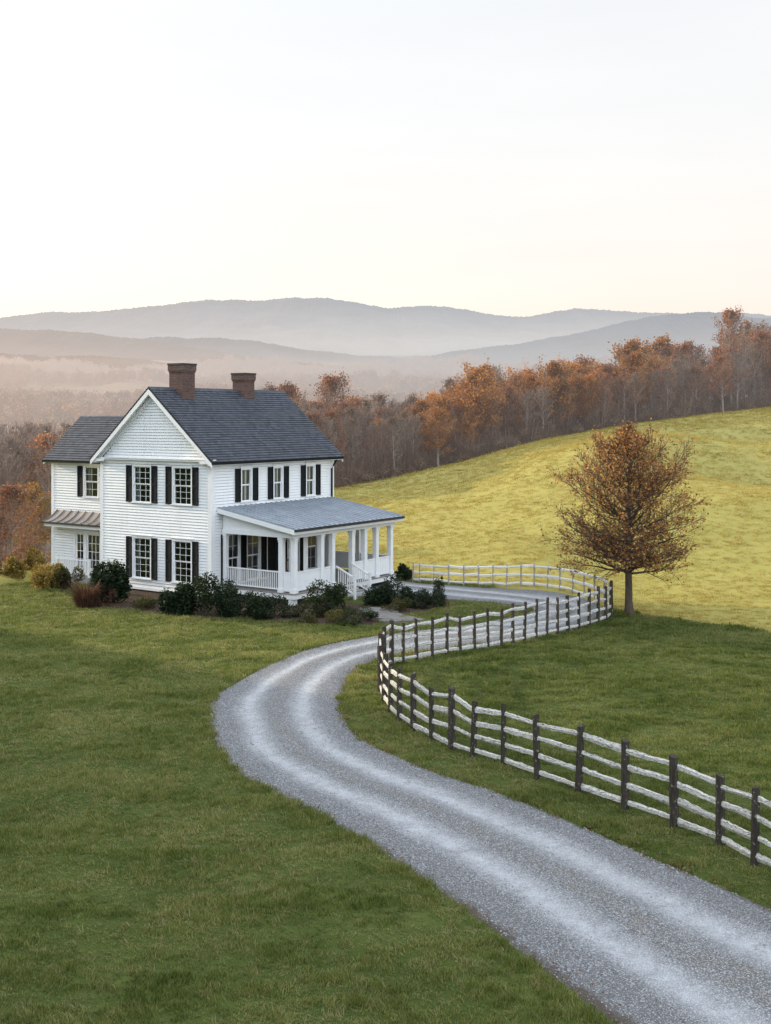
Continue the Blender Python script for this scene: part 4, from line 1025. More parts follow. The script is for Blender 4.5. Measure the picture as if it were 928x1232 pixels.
# ------------------------------------------------------------------ trees
def leaf_quads(P, size, r, up=.3):
    n = len(P); a = r.normal(size=(n, 3)); a[:, 2] *= 1 - up; a /= np.linalg.norm(a, axis=1)[:, None]
    b = np.cross(a, r.normal(size=(n, 3))); b /= np.linalg.norm(b, axis=1)[:, None]
    s = size * r.uniform(.6, 1.25, n)[:, None]; w = s * .62
    c = np.cross(a, b) * s * .18
    return np.stack([P - a * s, P - b * w + c, P + a * s, P + b * w + c], 1)
def grow_tree(seed, H, prof, r0, n1, n2, n3, el=(15, 62), clear=.2, leaf=None, kmin=4, bend=.25, twigr=.008, lean=0., dist=.92, topk=.25):
    """central leader with limbs, branches and twigs; prof(t) = crown radius at height share t. Returns wood MB and leaf positions"""
    r = np.random.default_rng(seed); mb = MB(); LP = []
    n = 14; T = np.linspace(0, 1, n)
    wob = np.cumsum(r.normal(0, .012 * H / n * 3, (n, 2)), axis=0); wob -= wob[0]
    tr = np.column_stack([wob[:, 0] + lean * T ** 2, wob[:, 1], T * H])
    trr = r0 * (1 - T) ** .75 + r0 * .05; trr[0] *= 1.35; 
    mb.tube(np.vstack([tr[0] - (0, 0, .4), tr]), np.r_[trr[0] * 1.15, trr], 9)
    for i in range(n1):
        t = clear + (1 - clear) * ((i + r.random() * .8) / n1) ** dist; t = min(t, .985)
        p = np.array([np.interp(t, T, tr[:, j]) for j in range(3)]); rr = np.interp(t, T, trr) * r.uniform(.35, .6)
        az = i * 2.4 + r.normal(0, .35); L = max(.25, prof(t) * r.uniform(.72, 1.12)); e = radians(el[0] + (el[1] - el[0]) * t + r.normal(0, 6))
        m = 7; s = np.linspace(0, 1, m); L3 = min(L / max(cos(e), .45), max(.3, (H * r.uniform(.95, 1.03) - p[2]) / (sin(e) + topk * cos(e))))
        d = np.array([cos(az) * cos(e), sin(az) * cos(e), sin(e)])
        crv = np.column_stack([np.zeros(m), np.zeros(m), bend * L * (s ** 2) * r.uniform(-.4, .8)]) * min(1, 2.5 * (1 - t) + .1) * (min(1, 2.2 * t - .25) if dist > 1 else 1) + np.cumsum(r.normal(0, .02 * L, (m, 3)), axis=0) * s[:, None]
        B = p + d * L3 * s[:, None] + crv; br = np.maximum(rr * (1 - s) ** .8, twigr * 1.1)
        mb.tube(B, br, 5, False)
        for j in range(max(3, round(n2 * min(1, L / (.6 * prof(.45)) if dist > 1 else 1)))):
            u = .18 + .82 * (j + r.random()) / n2; q = np.array([np.interp(u, s, B[:, c]) for c in range(3)]); r2 = max(np.interp(u, s, br) * .55, twigr)
            sd = 1 if j % 2 else -1; a2 = az + sd * radians(r.uniform(25, 70)); e2 = e + radians(r.normal(6, 18)); L2 = min(L3 * (.46 - .26 * u) * r.uniform(.6, 1.3) + .12, 1.15 if dist > 1 else 9)
            d2 = np.array([cos(a2) * cos(e2), sin(a2) * cos(e2), sin(e2)]); s2 = np.linspace(0, 1, 4)
            C = q + d2 * L2 * s2[:, None] + np.column_stack([np.zeros(4), np.zeros(4), .18 * L2 * s2 ** 2 * r.uniform(-.6, 1)]) + np.cumsum(r.normal(0, .03 * L2, (4, 3)), axis=0) * s2[:, None]
            mb.tube(C, np.maximum(r2 * (1 - s2) ** .8, twigr * .8), 4, False)
            for k in range(n3):
                u3 = .25 + .75 * (k + r.random()) / n3; q3 = np.array([np.interp(u3, s2, C[:, c]) for c in range(3)])
                a3 = a2 + r.normal(0, .9); e3 = e2 + r.normal(.15, .5); L4 = L2 * r.uniform(.25, .6) + .08
                d3 = np.array([cos(a3) * cos(e3), sin(a3) * cos(e3), sin(e3)])
                D = np.array([q3, q3 + d3 * L4 * .5 + r.normal(0, .03 * L4, 3), q3 + d3 * L4 + (0, 0, .08 * L4)])
                mb.tube(D, [twigr, twigr * .8, twigr * .45], 3, False)
                if leaf:
                    nl = r.poisson(leaf[0] * (min(1.15, .25 + L / 2.2) if dist > 1 else 1))
                    if nl: LP.append(D[0] + (D[2] - D[0]) * r.uniform(.1, 1.15, nl)[:, None] + r.normal(0, leaf[1], (nl, 3)))
    return mb, (np.vstack(LP) if LP else np.zeros((0, 3)))

# the lone tree on the shoulder of the meadow
def prof_maple(t): return float(np.interp(t, [.22, .3, .42, .56, .7, .84, .94, 1.], [2.5, 2.85, 2.95, 2.55, 1.9, 1.2, .65, .25]))
tp = at(758, 741); tz = float(height(tp[0:1], tp[1:2])[0])
mb, LP = grow_tree(21, 7.5, prof_maple, .155, 86, 12, 5, (-3, 62), .225, (3.2, .09), bend=.28, twigr=.008, dist=1.3, topk=.5)
lone = thing('autumn_tree', 'lone round-crowned tree with thin russet leaves standing by the bend of the fence', 'tree', (tp[0], tp[1], tz - .05))
mb.build('trunk', M_BARK, lone, True)
M_MAPLE = m_leaf('russet_leaves', [(.17, .085, .036), (.34, .17, .066), (.50, .26, .098), (.60, .36, .15)], .45, False, 1.1)
link('crown', quads_mesh('crown', leaf_quads(LP, .058, np.random.default_rng(2)), M_MAPLE), lone)

# the wood behind the crest: prototypes of each kind, then copies
M_ORANGE = m_leaf('orange_leaves', [(.24, .09, .02), (.42, .175, .035), (.56, .26, .055), (.60, .34, .10)], .4, True, .5, 1.5)
M_RUST = m_leaf('rust_leaves', [(.17, .07, .036), (.30, .125, .06), (.41, .185, .09), (.45, .25, .14)], .4, True, .5, 1.5)
M_TAN = m_leaf('tan_leaves', [(.16, .10, .07), (.26, .17, .12), (.34, .24, .17)], .35, True, .5, 1.4)
M_GOLD = m_leaf('golden_leaves', [(.16, .10, .02), (.32, .19, .035), (.44, .28, .065)], .4, True, .8, 1.5)
prof_tall = lambda w: (lambda t: float(np.interp(t, [.15, .3, .5, .7, .88, 1.], [.6 * w, .9 * w, w, .85 * w, .5 * w, .12])))
protos = {}
def proto(kind, seed, H, w, n1, n2, n3, leaf, lm, lsize, bark, clear=.25, el=(28, 66), twigr=.018, r0=.19):
    mb, LP = grow_tree(seed, H, prof_tall(w), r0, n1, n2, n3, el, clear, leaf, bend=.3, twigr=twigr)
    tm = mb.mesh('trunk', bark, True)
    cm = quads_mesh('crown', leaf_quads(LP, lsize, np.random.default_rng(seed)), lm) if len(LP) else None
    protos.setdefault(kind, []).append((tm, cm, H))
for s in range(4): proto('bare', 100 + s, 11.5, 1.9 + .25 * s, 34, 8, 5, (.10, .12), M_TAN, .11, M_BBARK, .2 + .03 * s)
for s in range(3): proto('rust', 200 + s, 11., 2.3, 32, 8, 4, (3.4, .22), M_RUST, .13, M_HBARK, .22)
for s in range(3): proto('orange', 300 + s, 10.5, 2.6, 34, 8, 4, (5.4, .28), M_ORANGE, .15, M_HBARK, .2)
for s in range(2): proto('gold', 400 + s, 8, 2.2, 30, 8, 4, (4, .24), M_GOLD, .13, M_HBARK, .12)
for s in range(2): proto('thin', 500 + s, 11.5, 1.7, 30, 8, 4, (1.5, .18), M_TAN, .12, M_HBARK, .25)
NAMES = {'bare': 'bare_tree', 'rust': 'russet_tree', 'orange': 'orange_tree', 'gold': 'golden_tree', 'thin': 'thin_leaved_tree'}
r_ = np.random.default_rng(77)
def place_tree(kind, X, Y, H, label, group=None, z=None, wide=1., var=None):
    tm, cm, h0 = protos[kind][int(r_.integers(len(protos[kind]))) if var is None else var]
    z = float(height(np.array([X]), np.array([Y]))[0]) if z is None else z
    t = thing(NAMES[kind], label, 'tree', (X, Y, z - .1), r_.random() * 6.28, group)
    s = H / h0; t.scale = (s * wide, s * wide, s); t.rotation_euler[0] = r_.normal(0, .02)
    link('trunk', tm, t)
    if cm: link('crown', cm, t)
    return t
def ridge_at(k): return float(np.interp(k, RIDGE_K, RIDGE_Y))
# skyline of the wood (height of the tree tops) against bearing
SKX = [300, 345, 380, 420, 460, 500, 535, 575, 610, 640, 680, 720, 760, 800, 840, 870, 900, 930, 1010]
SKY_ = [476, 472, 470, 474, 478, 476, 466, 452, 452, 444, 446, 436, 424, 416, 412, 408, 392, 384, 384]
GL = {'bare': ('bare grey-brown tree among the close trunks of the hilltop wood', 'bare trees of the hilltop wood'),
      'rust': ('russet-leaved tree in the body of the hilltop wood', 'russet trees of the hilltop wood'),
      'orange': ('bright orange tree in the body of the hilltop wood', 'orange trees of the hilltop wood'),
      'thin': ('thinly leaved tan tree in the body of the hilltop wood', 'tan trees of the hilltop wood')}
def wood_kind(px):
    if px < 500: return ['bare', 'bare', 'bare', 'thin', 'thin', 'rust'][int(r_.integers(6))]
    if px < 630: return ['orange', 'rust', 'orange', 'thin', 'bare', 'rust'][int(r_.integers(6))]
    if px < 800: return ['orange', 'rust', 'orange', 'orange', 'rust', 'bare'][int(r_.integers(6))]
    if px < 870: return ['bare', 'thin', 'bare', 'rust'][int(r_.integers(4))]
    return ['bare', 'rust', 'thin', 'bare'][int(r_.integers(4))]
for row, (off, npos, hs) in enumerate(((2.5, 48, .80), (7, 50, .92), (13, 50, 1.0), (21, 46, 1.05))):
    for i in range(npos):
        px = 300 + (1010 - 300) * (i + r_.random()) / npos; k = (px - 464) / F
        Y = ridge_at(k) + off + r_.uniform(-1.5, 2.5); X = k * Y
        z = float(height(np.array([X]), np.array([Y]))[0])
        top = CAMZ + (HZ - np.interp(px, SKX, SKY_) - r_.uniform(-2, 14)) / F * Y
        H = np.clip((top - z) * hs * r_.uniform(.82, 1.06), 5, 17)
        kd = wood_kind(px); place_tree(kd, X, Y, H, *GL[kd], z=z, wide=r_.uniform(.85, 1.2))
def special(kind, px, py_top, off, label, wide=1., var=0):
    k = (px - 464) / F; Y = ridge_at(k) + off; X = k * Y; z = float(height(np.array([X]), np.array([Y]))[0])
    place_tree(kind, X, Y, CAMZ + (HZ - py_top) / F * Y - z, label, None, z, wide, var)
special('rust', 880, 377, 3, 'tallest russet tree, rising above the right end of the hilltop wood', .75, 0)
special('orange', 575, 449, 4, 'rounded golden-orange tree at the left shoulder of the hilltop wood', 1.15, 1)
special('orange', 668, 440, 3, 'broad orange tree in the middle of the hilltop wood, left of the lone tree', 1.1, 2)
special('orange', 765, 428, 4, 'orange tree in the hilltop wood straight above the lone tree', 1.0, 0)
special('orange', 458, 508, 5, 'small bright orange tree low in the hilltop wood, next to the house', .9, 1)
# slope left of the house
GLW = 'trees on the slope behind the house'
for i in range(46):
    px = -40 + 150 * r_.random(); Y = r_.uniform(72, 120); k = (px - 464) / F; X = k * Y; z = float(height(np.array([X]), np.array([Y]))[0])
    top = CAMZ + (HZ - r_.uniform(512, 575)) / F * Y
    kd = ['bare', 'bare', 'thin', 'bare', 'thin', 'bare', 'rust'][int(r_.integers(7))]
    place_tree(kd, X, Y, float(np.clip(top - z, 4.5, 17)), {'bare': 'bare grey tree on the slope left of the house', 'thin': 'thinly leaved tan tree on the slope left of the house', 'rust': 'russet tree on the slope left of the house'}[kd], {'bare': 'bare ', 'thin': 'tan ', 'rust': 'russet '}[kd] + GLW, z)
def fixed(kind, px, base_y, top_y, Y, label, wide=1., var=0):
    p = at(px, base_y, Y); place_tree(kind, p[0], Y, (base_y - top_y) / F * Y, label, None, p[2], wide, var)
fixed('rust', 14, 706, 588, 60, 'red-brown tree at the lawn edge on the far left of the house', 1.25, 1)
fixed('gold', 42, 706, 590, 66, 'slim golden tree between the red-brown tree and the house wing', .85, 0)
fixed('rust', -22, 706, 600, 59, 'red-brown tree cut by the left border at the lawn edge', 1.2, 2)

# ------------------------------------------------------------------ shrubs
def blob_points(n, rx, ry, rz, r, lumps=7, shell=.55):
    C = r.normal(size=(lumps, 3)) * (.42, .42, .26) + (0, 0, .48); C[:, 2] = np.clip(C[:, 2], .18, .8); R = r.uniform(.28, .5, lumps)
    i = r.integers(0, lumps, n); d = r.normal(size=(n, 3)); d /= np.linalg.norm(d, axis=1)[:, None]
    P = C[i] + d * (R[i] * (shell + (1 - shell) * r.random(n)) * r.uniform(.85, 1.12, n))[:, None]
    P[:, 2] = np.abs(P[:, 2]) + .02
    return P * (rx, ry, rz)
M_EVER = m_leaf('dark_evergreen_leaves', [(.008, .016, .007), (.016, .030, .011), (.032, .052, .018), (.055, .075, .03)], .2, False, 3)
M_BOX = m_leaf('low_box_leaves', [(.014, .024, .009), (.030, .045, .015), (.055, .072, .024)], .2, False, 3)
M_OLIVE = m_leaf('olive_leaves', [(.04, .042, .014), (.085, .078, .025), (.14, .12, .04)], .3, False, 3)
M_GOLDSH = m_leaf('golden_shrub_leaves', [(.14, .10, .03), (.31, .23, .06), (.46, .36, .12)], .4, False, 3)
M_REDSH = m_leaf('reddish_shrub_stems', [(.05, .025, .018), (.11, .055, .035), (.18, .10, .065)], .3, False, 4)
M_STEM = m_plain('shrub_stem', (.05, .035, .025), .9, .1, .2)
def shrub(px, base_y, w_px, h_px, mat, label, seed, size=.05, dens=1., group=None, Y=None, name='shrub', depth=1.):
    p = at(px, base_y, Y); Y = p[1]; w = w_px * 1.14 / F * Y; h = h_px / F * Y; r = np.random.default_rng(seed)
    z = float(height(np.array([p[0]]), np.array([Y]))[0]) if Y is not None else 0
    o = thing(name, label, 'shrub', (p[0], Y, min(z, p[2]) if abs(z - p[2]) < .8 else p[2]), 0, group)
    n = int(dens * 2600 * max(w * h, .35) ** .9)
    P = blob_points(n, w * .56, w * .5 * depth, h, r)
    link('foliage', quads_mesh('foliage', leaf_quads(P, size, r), mat), o)
    m = MB()
    for i in range(9):
        a = r.random() * 6.28; q = np.array([cos(a) * w * .3 * r.random(), sin(a) * w * .3 * r.random(), h * r.uniform(.5, .85)])
        m.tube([(0, 0, -.1), q * .45 + (0, 0, .05), q], [.018, .013, .006], 5)
    m.build('stem', M_STEM, o); return o
def spray(px, base_y, w_px, h_px, mat, label, seed, n=260, Y=None):
    """a clump of arching thin stems (ornamental grass)"""
    p = at(px, base_y, Y); Y = p[1]; w = w_px / F * Y; h = h_px / F * Y; r = np.random.default_rng(seed); q = []
    for i in range(n):
        a = r.random() * 6.28; b = np.array([cos(a), sin(a), 0]) * w * .22 * math.sqrt(r.random()); hh = h * r.uniform(.5, 1.05); out = w * .42 * r.uniform(.2, 1.)
        d = np.array([cos(a), sin(a), 0]); sd = np.array([-sin(a), cos(a), 0]) * .011
        m1 = b + d * out * .35 + (0, 0, hh * .65); tp_ = b + d * out + (0, 0, hh * r.uniform(.8, 1.))
        q += [np.array([b - sd, b + sd, m1 + sd, m1 - sd]), np.array([m1 - sd, m1 + sd, tp_ + sd * .3, tp_ - sd * .3])]
    z = float(height(np.array([p[0]]), np.array([Y]))[0])
    o = link('ornamental_grass', quads_mesh('ornamental_grass', np.array(q), mat)); o.location = (p[0], Y, z)
    return tag(o, label, 'plant')
shrub(136, 724, 52, 46, M_EVER, 'tall dark broad-leaved evergreen shrub at the left corner of the gable front', 1, .085, .62)
spray(104, 728, 58, 32, M_REDSH, 'reddish brown clump of dead stems before the wing door', 2, 520)
shrub(120, 729, 26, 18, M_REDSH, 'low brown twiggy shrub between the dead stems and the tall evergreen', 22, .03, .9)
shrub(228, 738, 50, 50, M_EVER, 'tall dark evergreen shrub below the right lower gable window', 3, .06, 1)
shrub(205, 738, 24, 24, M_EVER, 'small dark evergreen beside the tall one under the gable windows', 33, .05, 1)
shrub(176, 731, 40, 14, M_OLIVE, 'low brownish ground plant beneath the left lower gable window', 34, .035, .8)
shrub(277, 741, 42, 29, M_EVER, 'dark rounded shrub at the near house corner left of the slatted railing', 4, .045, 1)
shrub(326, 743, 52, 28, M_EVER, 'dark rounded shrub right below the slatted porch railing', 5, .045, 1)
shrub(387, 743, 58, 36, M_BOX, 'wide green shrub under the porch half wall left of the steps', 6, .045, 1)
shrub(372, 749, 30, 14, M_OLIVE, 'small olive shrub at the front edge of the bed left of the steps', 7, .03, 1)
shrub(432, 749, 44, 18, M_BOX, 'low spreading green shrub at the foot of the porch steps', 8, .03, 1.2)
shrub(405, 749, 30, 15, M_OLIVE, 'low brown-green shrub between the wide shrub and the spreading one', 9, .03, 1)
shrub(462, 727, 46, 32, M_EVER, 'dark evergreen shrub right of the porch steps', 10, .045, 1)
shrub(488, 731, 36, 22, M_EVER, 'dark shrub in the middle of the bed right of the steps', 11, .045, 1)
shrub(478, 736, 26, 15, M_OLIVE, 'tan-green low shrub at the edge of the path right of the steps', 12, .03, 1)
shrub(510, 732, 36, 22, M_EVER, 'dark green shrub near the right end of the bed by the drive', 13, .04, 1)
shrub(530, 729, 26, 14, M_REDSH, 'brown twiggy shrub at the right tip of the bed by the drive', 14, .03, .8)
shrub(528, 716, 10, 20, M_BOX, 'narrow upright green shrub on the edge of the drive', 15, .035, .8)
shrub(487, 698, 22, 18, M_EVER, 'dark bush at the house end of the pale sunlit fence', 16, .06, .9)
shrub(62, 708, 38, 28, M_GOLDSH, 'golden sunlit shrub beside the wing door', 17, .05, 1)
shrub(76, 709, 26, 24, M_OLIVE, 'olive shrub between the golden shrub and the wing stoop', 18, .05, 1)
shrub(14, 704, 44, 30, M_GOLDSH, 'yellow sunlit shrub at the lawn edge below the red-brown tree', 19, .06, .9, None, 56)
shrub(40, 700, 34, 34, M_GOLDSH, 'brown-gold shrub at the lawn edge below the slim golden tree', 20, .06, .8, None, 58)
shrub(-20, 703, 46, 34, M_GOLDSH, 'tawny shrub at the lawn edge cut by the left border', 23, .06, .8, None, 56)

# ------------------------------------------------------------------ far woods (uncountable masses) and hills
def clump_tree(seed, n, H, w):
    r = np.random.default_rng(seed); P = blob_points(n, w, w, H * .74, r, 9, .75) + (0, 0, H * .2)
    nn = (P - (0, 0, H * .5)) / (w, w, H * .45) + r.normal(0, .45, (n, 3)); nn /= np.linalg.norm(nn, axis=1)[:, None]
    a = np.cross(nn, r.normal(size=(n, 3))); a /= np.linalg.norm(a, axis=1)[:, None]; b = np.cross(nn, a); q = .62 * r.uniform(.6, 1.2, n)[:, None]
    Q = np.stack([P - a * q, P - b * q * .8, P + a * q, P + b * q * .8], 1); V = Q.reshape(-1, 3); Fc = [(4*i, 4*i+1, 4*i+2, 4*i+3) for i in range(n)]
    mb = MB(); mb.tube([(0, 0, -1), (0, 0, H * .6)], [.22, .1], 4, False)
    return np.vstack([V, np.vstack(mb.v)]), Fc + [tuple(i + len(V) for i in f) for f in mb.f]
def far_wood(name, seed, n, ylo, yhi, mat, H, w, quads, band, kmax=.5):
    r = np.random.default_rng(seed); u = r.random(n); Y = (ylo ** 1.4 + u * (yhi ** 1.4 - ylo ** 1.4)) ** (1 / 1.4); k = r.uniform(-kmax, kmax, n); X = k * Y
    f = fbm(X * .02, Y * .012, 3); ok = (f > band[0]) & (f < band[1]) & ((fbm(X * .004 + 31, Y * .011, 3) < .26) | (Y < 420)); X, Y = X[ok], Y[ok]; n = len(X)
    # clear of the hilltop wood and the slope behind it
    kk_ = X / Y; ok = Y > np.interp(kk_, RIDGE_K, RIDGE_Y) + 55; X, Y = X[ok], Y[ok]; n = len(X)
    V_, F_ = clump_tree(seed, quads, H, w); s = r.uniform(.7, 1.25, n) * np.interp(Y, [150, 900, 2000], [.9, 1.1, 1.6])
    scatter(name, V_, F_, np.column_stack([X, Y, height(X, Y) - .4]), np.column_stack([np.zeros(n), np.zeros(n), r.random(n) * 6.28]), np.column_stack([s, s, s * r.uniform(.85, 1.2, n)]), mat)
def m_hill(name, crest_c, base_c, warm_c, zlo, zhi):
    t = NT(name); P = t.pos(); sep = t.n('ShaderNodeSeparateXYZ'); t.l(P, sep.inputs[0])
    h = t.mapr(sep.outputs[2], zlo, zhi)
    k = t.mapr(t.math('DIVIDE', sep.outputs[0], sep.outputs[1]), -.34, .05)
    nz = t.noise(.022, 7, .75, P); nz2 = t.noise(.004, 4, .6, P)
    air = t.mix(h, base_c, crest_c)  # haze painted on the hill: emission colour by height, warmer to the left
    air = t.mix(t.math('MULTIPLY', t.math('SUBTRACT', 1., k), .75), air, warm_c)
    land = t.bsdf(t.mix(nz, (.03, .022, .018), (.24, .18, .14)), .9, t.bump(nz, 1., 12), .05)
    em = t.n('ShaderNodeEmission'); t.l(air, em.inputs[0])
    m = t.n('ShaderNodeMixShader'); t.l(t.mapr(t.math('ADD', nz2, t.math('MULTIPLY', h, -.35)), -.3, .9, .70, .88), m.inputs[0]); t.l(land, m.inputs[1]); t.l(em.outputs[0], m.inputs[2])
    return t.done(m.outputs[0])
def hill(name, tab, Y0, depth, mat, seed, base_y=470, rough=1.0, tree=1.2):
    px = np.array([q[0] for q in tab], float); py = np.array([q[1] for q in tab], float)
    xs = np.arange(px[0], px[-1], 1.4)
    c = np.interp(xs, px, py); ker = np.hanning(25); ker /= ker.sum(); c = np.convolve(np.pad(c, 12, 'edge'), ker, 'valid')
    c = c + rough * fbm(xs * .035 + seed, xs * 0 + seed, 4) * 2.2 + tree * (rng.random(len(xs)) - .5)
    zc = CAMZ + (HZ - c) / F * Y0; zb = CAMZ + (HZ - base_y) / F * Y0 - 60
    rows = []; R = 16
    for j in range(R + 1):
        t = j / R
        y = Y0 - depth * (1 - t); prof = t ** .9 * (1 - .12 * sin(pi * t))
        X = (xs - 464) / F * Y0
        zz_ = zb + (zc - zb) * prof + fbm(X * .004 + seed, y * .004 + xs * 0, 4) * (zc - zb) * .12 * sin(pi * t)
        rows.append(np.column_stack([X, np.full(len(xs), y), zz_]))
    X = (xs - 464) / F * Y0; rows.append(np.column_stack([X, np.full(len(xs), Y0 + depth), np.full(len(xs), zb)]))
    n = len(xs); mb = MB(); mb.add(np.vstack(rows), [(j*n + i, j*n + i + 1, (j+1)*n + i + 1, (j+1)*n + i) for j in range(R + 1) for i in range(n - 1)])
    return tag(mb.build(name, mat, None, True), kind='structure')
M_FRUST = m_leaf('far_rust_leaves', [(.16, .07, .04), (.30, .135, .075), (.42, .20, .11)], .1, True, .3)
M_FTAN = m_leaf('far_tan_leaves', [(.17, .115, .08), (.30, .20, .14), (.40, .29, .21)], .1, True, .3)
M_FORANGE = m_leaf('far_orange_leaves', [(.26, .11, .04), (.42, .19, .07), (.54, .28, .11)], .1, True, .3)
hill('hills', [(-350,425),(-120,430),(0,425),(70,429),(120,427),(200,436),(270,431),(340,434),(420,440),(520,449)], 2300, 420, m_hill('near_left_hill_painted_haze', (.44, .375, .35), (.70, .60, .54), (.62, .50, .43), 125, 150), 5, 446, 1.1, 1.8)
hill('hills', [(430,455),(500,447),(560,444),(620,440),(700,433),(760,430),(850,426),(950,421),(1150,416)], 2700, 500, m_hill('near_right_hill_painted_haze', (.44, .45, .475), (.66, .645, .64), (.56, .52, .50), 120, 175), 6, 452, 1.1, 1.6)
far_wood('valley_woods', 41, 5200, 130, 2100, M_FRUST, 9.5, 5.0, 420, (-.35, .9))
far_wood('valley_woods', 42, 5200, 130, 2100, M_FTAN, 10, 4.6, 380, (-.9, .9))
far_wood('valley_woods', 43, 2600, 130, 2100, M_FORANGE, 8.5, 4.8, 420, (.0, .9))
far_wood('valley_woods', 44, 3600, 130, 1500, m_leaf('brown_far_twigs', [(.10, .07, .055), (.17, .12, .09), (.24, .17, .13)], .1, True, .4), 10, 4.2, 300, (-.9, .3))

N = 1300
k = rng.uniform(-.14, .46, N); Y = np.interp(k, RIDGE_K, RIDGE_Y) + 1.5 + 24 * rng.random(N) ** 1.5; X = k * Y
V_, F_ = clump_tree(60, 10, 2.6, 1.3); V_ = V_ * (1, 1, 1)
r_ = np.random.default_rng(61); Pq = blob_points(620, 1.3, 1.3, 2.0, r_, 9, .2); Qv = leaf_quads(Pq, .065, r_)
mb = MB(); mb.add(Qv.reshape(-1, 3), [(4*i, 4*i+1, 4*i+2, 4*i+3) for i in range(len(Qv))])
for i in range(26):
    a = r_.random() * 6.28; q = np.array([cos(a) * 1.1 * r_.random(), sin(a) * 1.1 * r_.random(), r_.uniform(1.6, 3.2)]); mb.tube([(q[0] * .3, q[1] * .3, -.6), q * (.7, .7, .5), q], [.03, .022, .008], 3, False)
s = r_.uniform(.6, 1.25, N)
scatter('undergrowth', np.vstack(mb.v), mb.f, np.column_stack([X, Y, height(X, Y) - .25]), np.column_stack([np.zeros(N), np.zeros(N), r_.random(N) * 6.28]), np.column_stack([s * 1.1, s * 1.1, s * r_.uniform(.5, .95, N)]),
        m_leaf('scrub_twigs', [(.17, .12, .092), (.25, .18, .135), (.33, .24, .18)], .4, True, .5))

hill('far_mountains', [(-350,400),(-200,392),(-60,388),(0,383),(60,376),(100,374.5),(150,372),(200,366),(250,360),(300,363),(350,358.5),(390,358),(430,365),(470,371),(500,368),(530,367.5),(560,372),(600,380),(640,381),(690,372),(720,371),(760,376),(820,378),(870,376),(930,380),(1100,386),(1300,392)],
     8200, 2400, m_hill('far_mountain_painted_haze', (.545, .575, .615), (.78, .77, .76), (.72, .67, .64), 420, 830), 1, 440, 1.1, 1.3)
hill('hills', [(-350,386),(-150,390),(0,395),(60,397),(130,403),(190,411),(250,420),(310,430),(380,442),(450,452)], 3100, 900, m_hill('left_hill_painted_haze', (.45, .45, .47), (.66, .60, .565), (.68, .58, .52), 160, 260), 2, 455, 1.0, 1.2)
hill('hills', [(150,409),(180,405),(240,406),(300,409),(340,416),(400,424),(470,430),(540,436),(640,446)], 4300, 1200, m_hill('middle_hill_painted_haze', (.50, .51, .535), (.68, .65, .635), (.64, .57, .53), 200, 330), 3, 450, 1.0, 1.)
hill('hills', [(380,446),(460,436),(540,424),(620,414),(680,404),(720,395),(760,386),(800,378),(850,376),(900,380),(980,388),(1150,400)], 3900, 1100, m_hill('right_hill_painted_haze', (.44, .475, .525), (.62, .625, .635), (.58, .56, .55), 180, 390), 4, 455, 1.0, 1.2)

# ------------------------------------------------------------------ light, sky, camera
SUN_EL = 14.5; TO = np.array([-.872, .49]); TO /= np.linalg.norm(TO)
sd = np.array([TO[0] * cos(radians(SUN_EL)), TO[1] * cos(radians(SUN_EL)), sin(radians(SUN_EL))])
from mathutils import Vector
su = bpy.data.lights.new('sun', 'SUN'); su.energy = 5.0; su.angle = radians(.6); su.color = (1., .82, .56)
so = bpy.data.objects.new('sun', su); COL.objects.link(so); so.rotation_euler = Vector((-sd[0], -sd[1], -sd[2])).to_track_quat('-Z', 'Y').to_euler(); so.location = (-60, 40, 60)

w = bpy.data.worlds.new('World'); SC.world = w; w.use_nodes = True; nt = w.node_tree; nt.nodes.clear()
N_ = nt.nodes.new; L_ = nt.links.new
sky = N_('ShaderNodeTexSky'); sky.sky_type = 'NISHITA'; sky.sun_disc = False; sky.sun_elevation = radians(SUN_EL); sky.sun_rotation = math.atan2(TO[0], TO[1]); sky.air_density = 1.; sky.dust_density = 2.5
bs = N_('ShaderNodeBackground'); bs.inputs[1].default_value = .05; L_(sky.outputs[0], bs.inputs[0])
tc = N_('ShaderNodeTexCoord'); sp_ = N_('ShaderNodeSeparateXYZ'); L_(tc.outputs['Generated'], sp_.inputs[0])
# thin high cloud veil: cream low down, pearl grey higher, brightest overhead
rp = N_('ShaderNodeValToRGB'); mp = N_('ShaderNodeMapRange'); L_(sp_.outputs[2], mp.inputs[0]); mp.inputs[1].default_value = -.05; mp.inputs[2].default_value = 1.; L_(mp.outputs[0], rp.inputs[0])
cr = rp.color_ramp; pts = [(0., (.80, .66, .54)), (.10, (.93, .755, .645)), (.15, (.91, .81, .735)), (.27, (.865, .835, .80)), (.40, (.845, .842, .835)), (.62, (1.2, 1.29, 1.40)), (1., (1.55, 1.68, 1.85))]
while len(cr.elements) < len(pts): cr.elements.new(.5)
for e, (p, c) in zip(cr.elements, pts): e.position = p; e.color = (*c, 1)
mpn = N_('ShaderNodeMapping'); L_(tc.outputs['Generated'], mpn.inputs[0]); mpn.inputs['Scale'].default_value = (1.2, 1.2, 7); mpn.inputs['Rotation'].default_value = (0, .12, 0)
nz = N_('ShaderNodeTexNoise'); L_(mpn.outputs[0], nz.inputs['Vector']); nz.inputs['Scale'].default_value = 2.2; nz.inputs['Detail'].default_value = 5
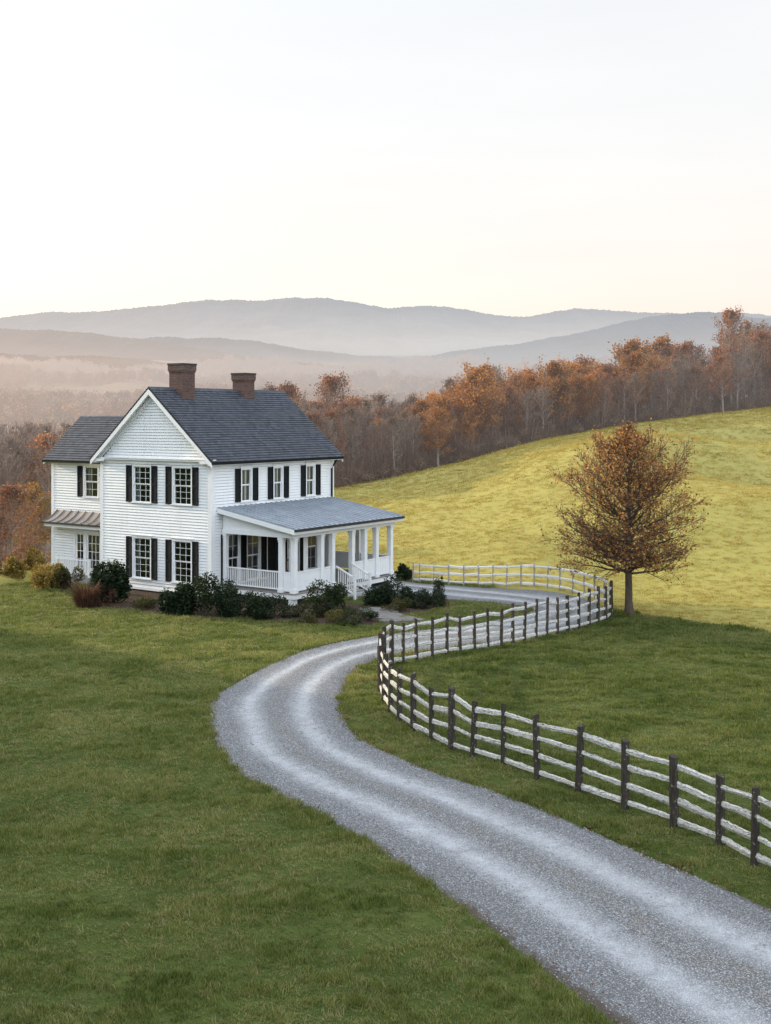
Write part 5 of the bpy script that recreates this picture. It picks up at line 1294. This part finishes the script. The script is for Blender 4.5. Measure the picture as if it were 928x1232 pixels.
mr = N_('ShaderNodeMapRange'); L_(nz.outputs[0], mr.inputs[0]); mr.inputs[1].default_value = .3; mr.inputs[2].default_value = .7; mr.inputs[3].default_value = .97; mr.inputs[4].default_value = 1.03
mx = N_('ShaderNodeMix'); mx.data_type = 'RGBA'; mx.blend_type = 'MULTIPLY'; mx.inputs[0].default_value = 1; 
# away from the sun (behind the viewpoint) the low sky is plain blue-white
mr2 = N_('ShaderNodeMapRange'); L_(sp_.outputs[1], mr2.inputs[0]); mr2.inputs[1].default_value = .15; mr2.inputs[2].default_value = -.5; mr2.inputs[3].default_value = 0; mr2.inputs[4].default_value = 1
cool = N_('ShaderNodeMix'); cool.data_type = 'RGBA'; L_(mr2.outputs[0], cool.inputs[0]); L_(rp.outputs[0], cool.inputs[6]); cool.inputs[7].default_value = (1.62, 1.80, 2.05, 1)
L_(cool.outputs[2], mx.inputs[6]); L_(mr.outputs[0], mx.inputs[7])
bv = N_('ShaderNodeBackground'); bv.inputs[1].default_value = 1.; L_(mx.outputs[2], bv.inputs[0])
ad = N_('ShaderNodeAddShader'); L_(bs.outputs[0], ad.inputs[0]); L_(bv.outputs[0], ad.inputs[1])
ow = N_('ShaderNodeOutputWorld'); L_(ad.outputs[0], ow.inputs[0])

cd = bpy.data.cameras.new('camera'); co = bpy.data.objects.new('camera', cd); COL.objects.link(co)
co.location = (0, 0, CAMZ); co.rotation_euler = (radians(90), 0, 0)
cd.sensor_fit = 'HORIZONTAL'; cd.sensor_width = 36; cd.lens = 36 * F / 928; cd.shift_y = -(616 - HZ) / 928; cd.clip_start = .1; cd.clip_end = 20000
SC.camera = co
SC.render.resolution_x = 771; SC.render.resolution_y = 1024
SC.view_settings.view_transform = 'Standard'; SC.view_settings.look = 'None'; SC.view_settings.exposure = 0; SC.view_settings.gamma = 1
SC.render.engine = 'CYCLES'; SC.cycles.max_bounces = 6; SC.cycles.diffuse_bounces = 3; SC.cycles.transparent_max_bounces = 8; SC.cycles.use_denoising = True
SC.cycles.sample_clamp_indirect = 6
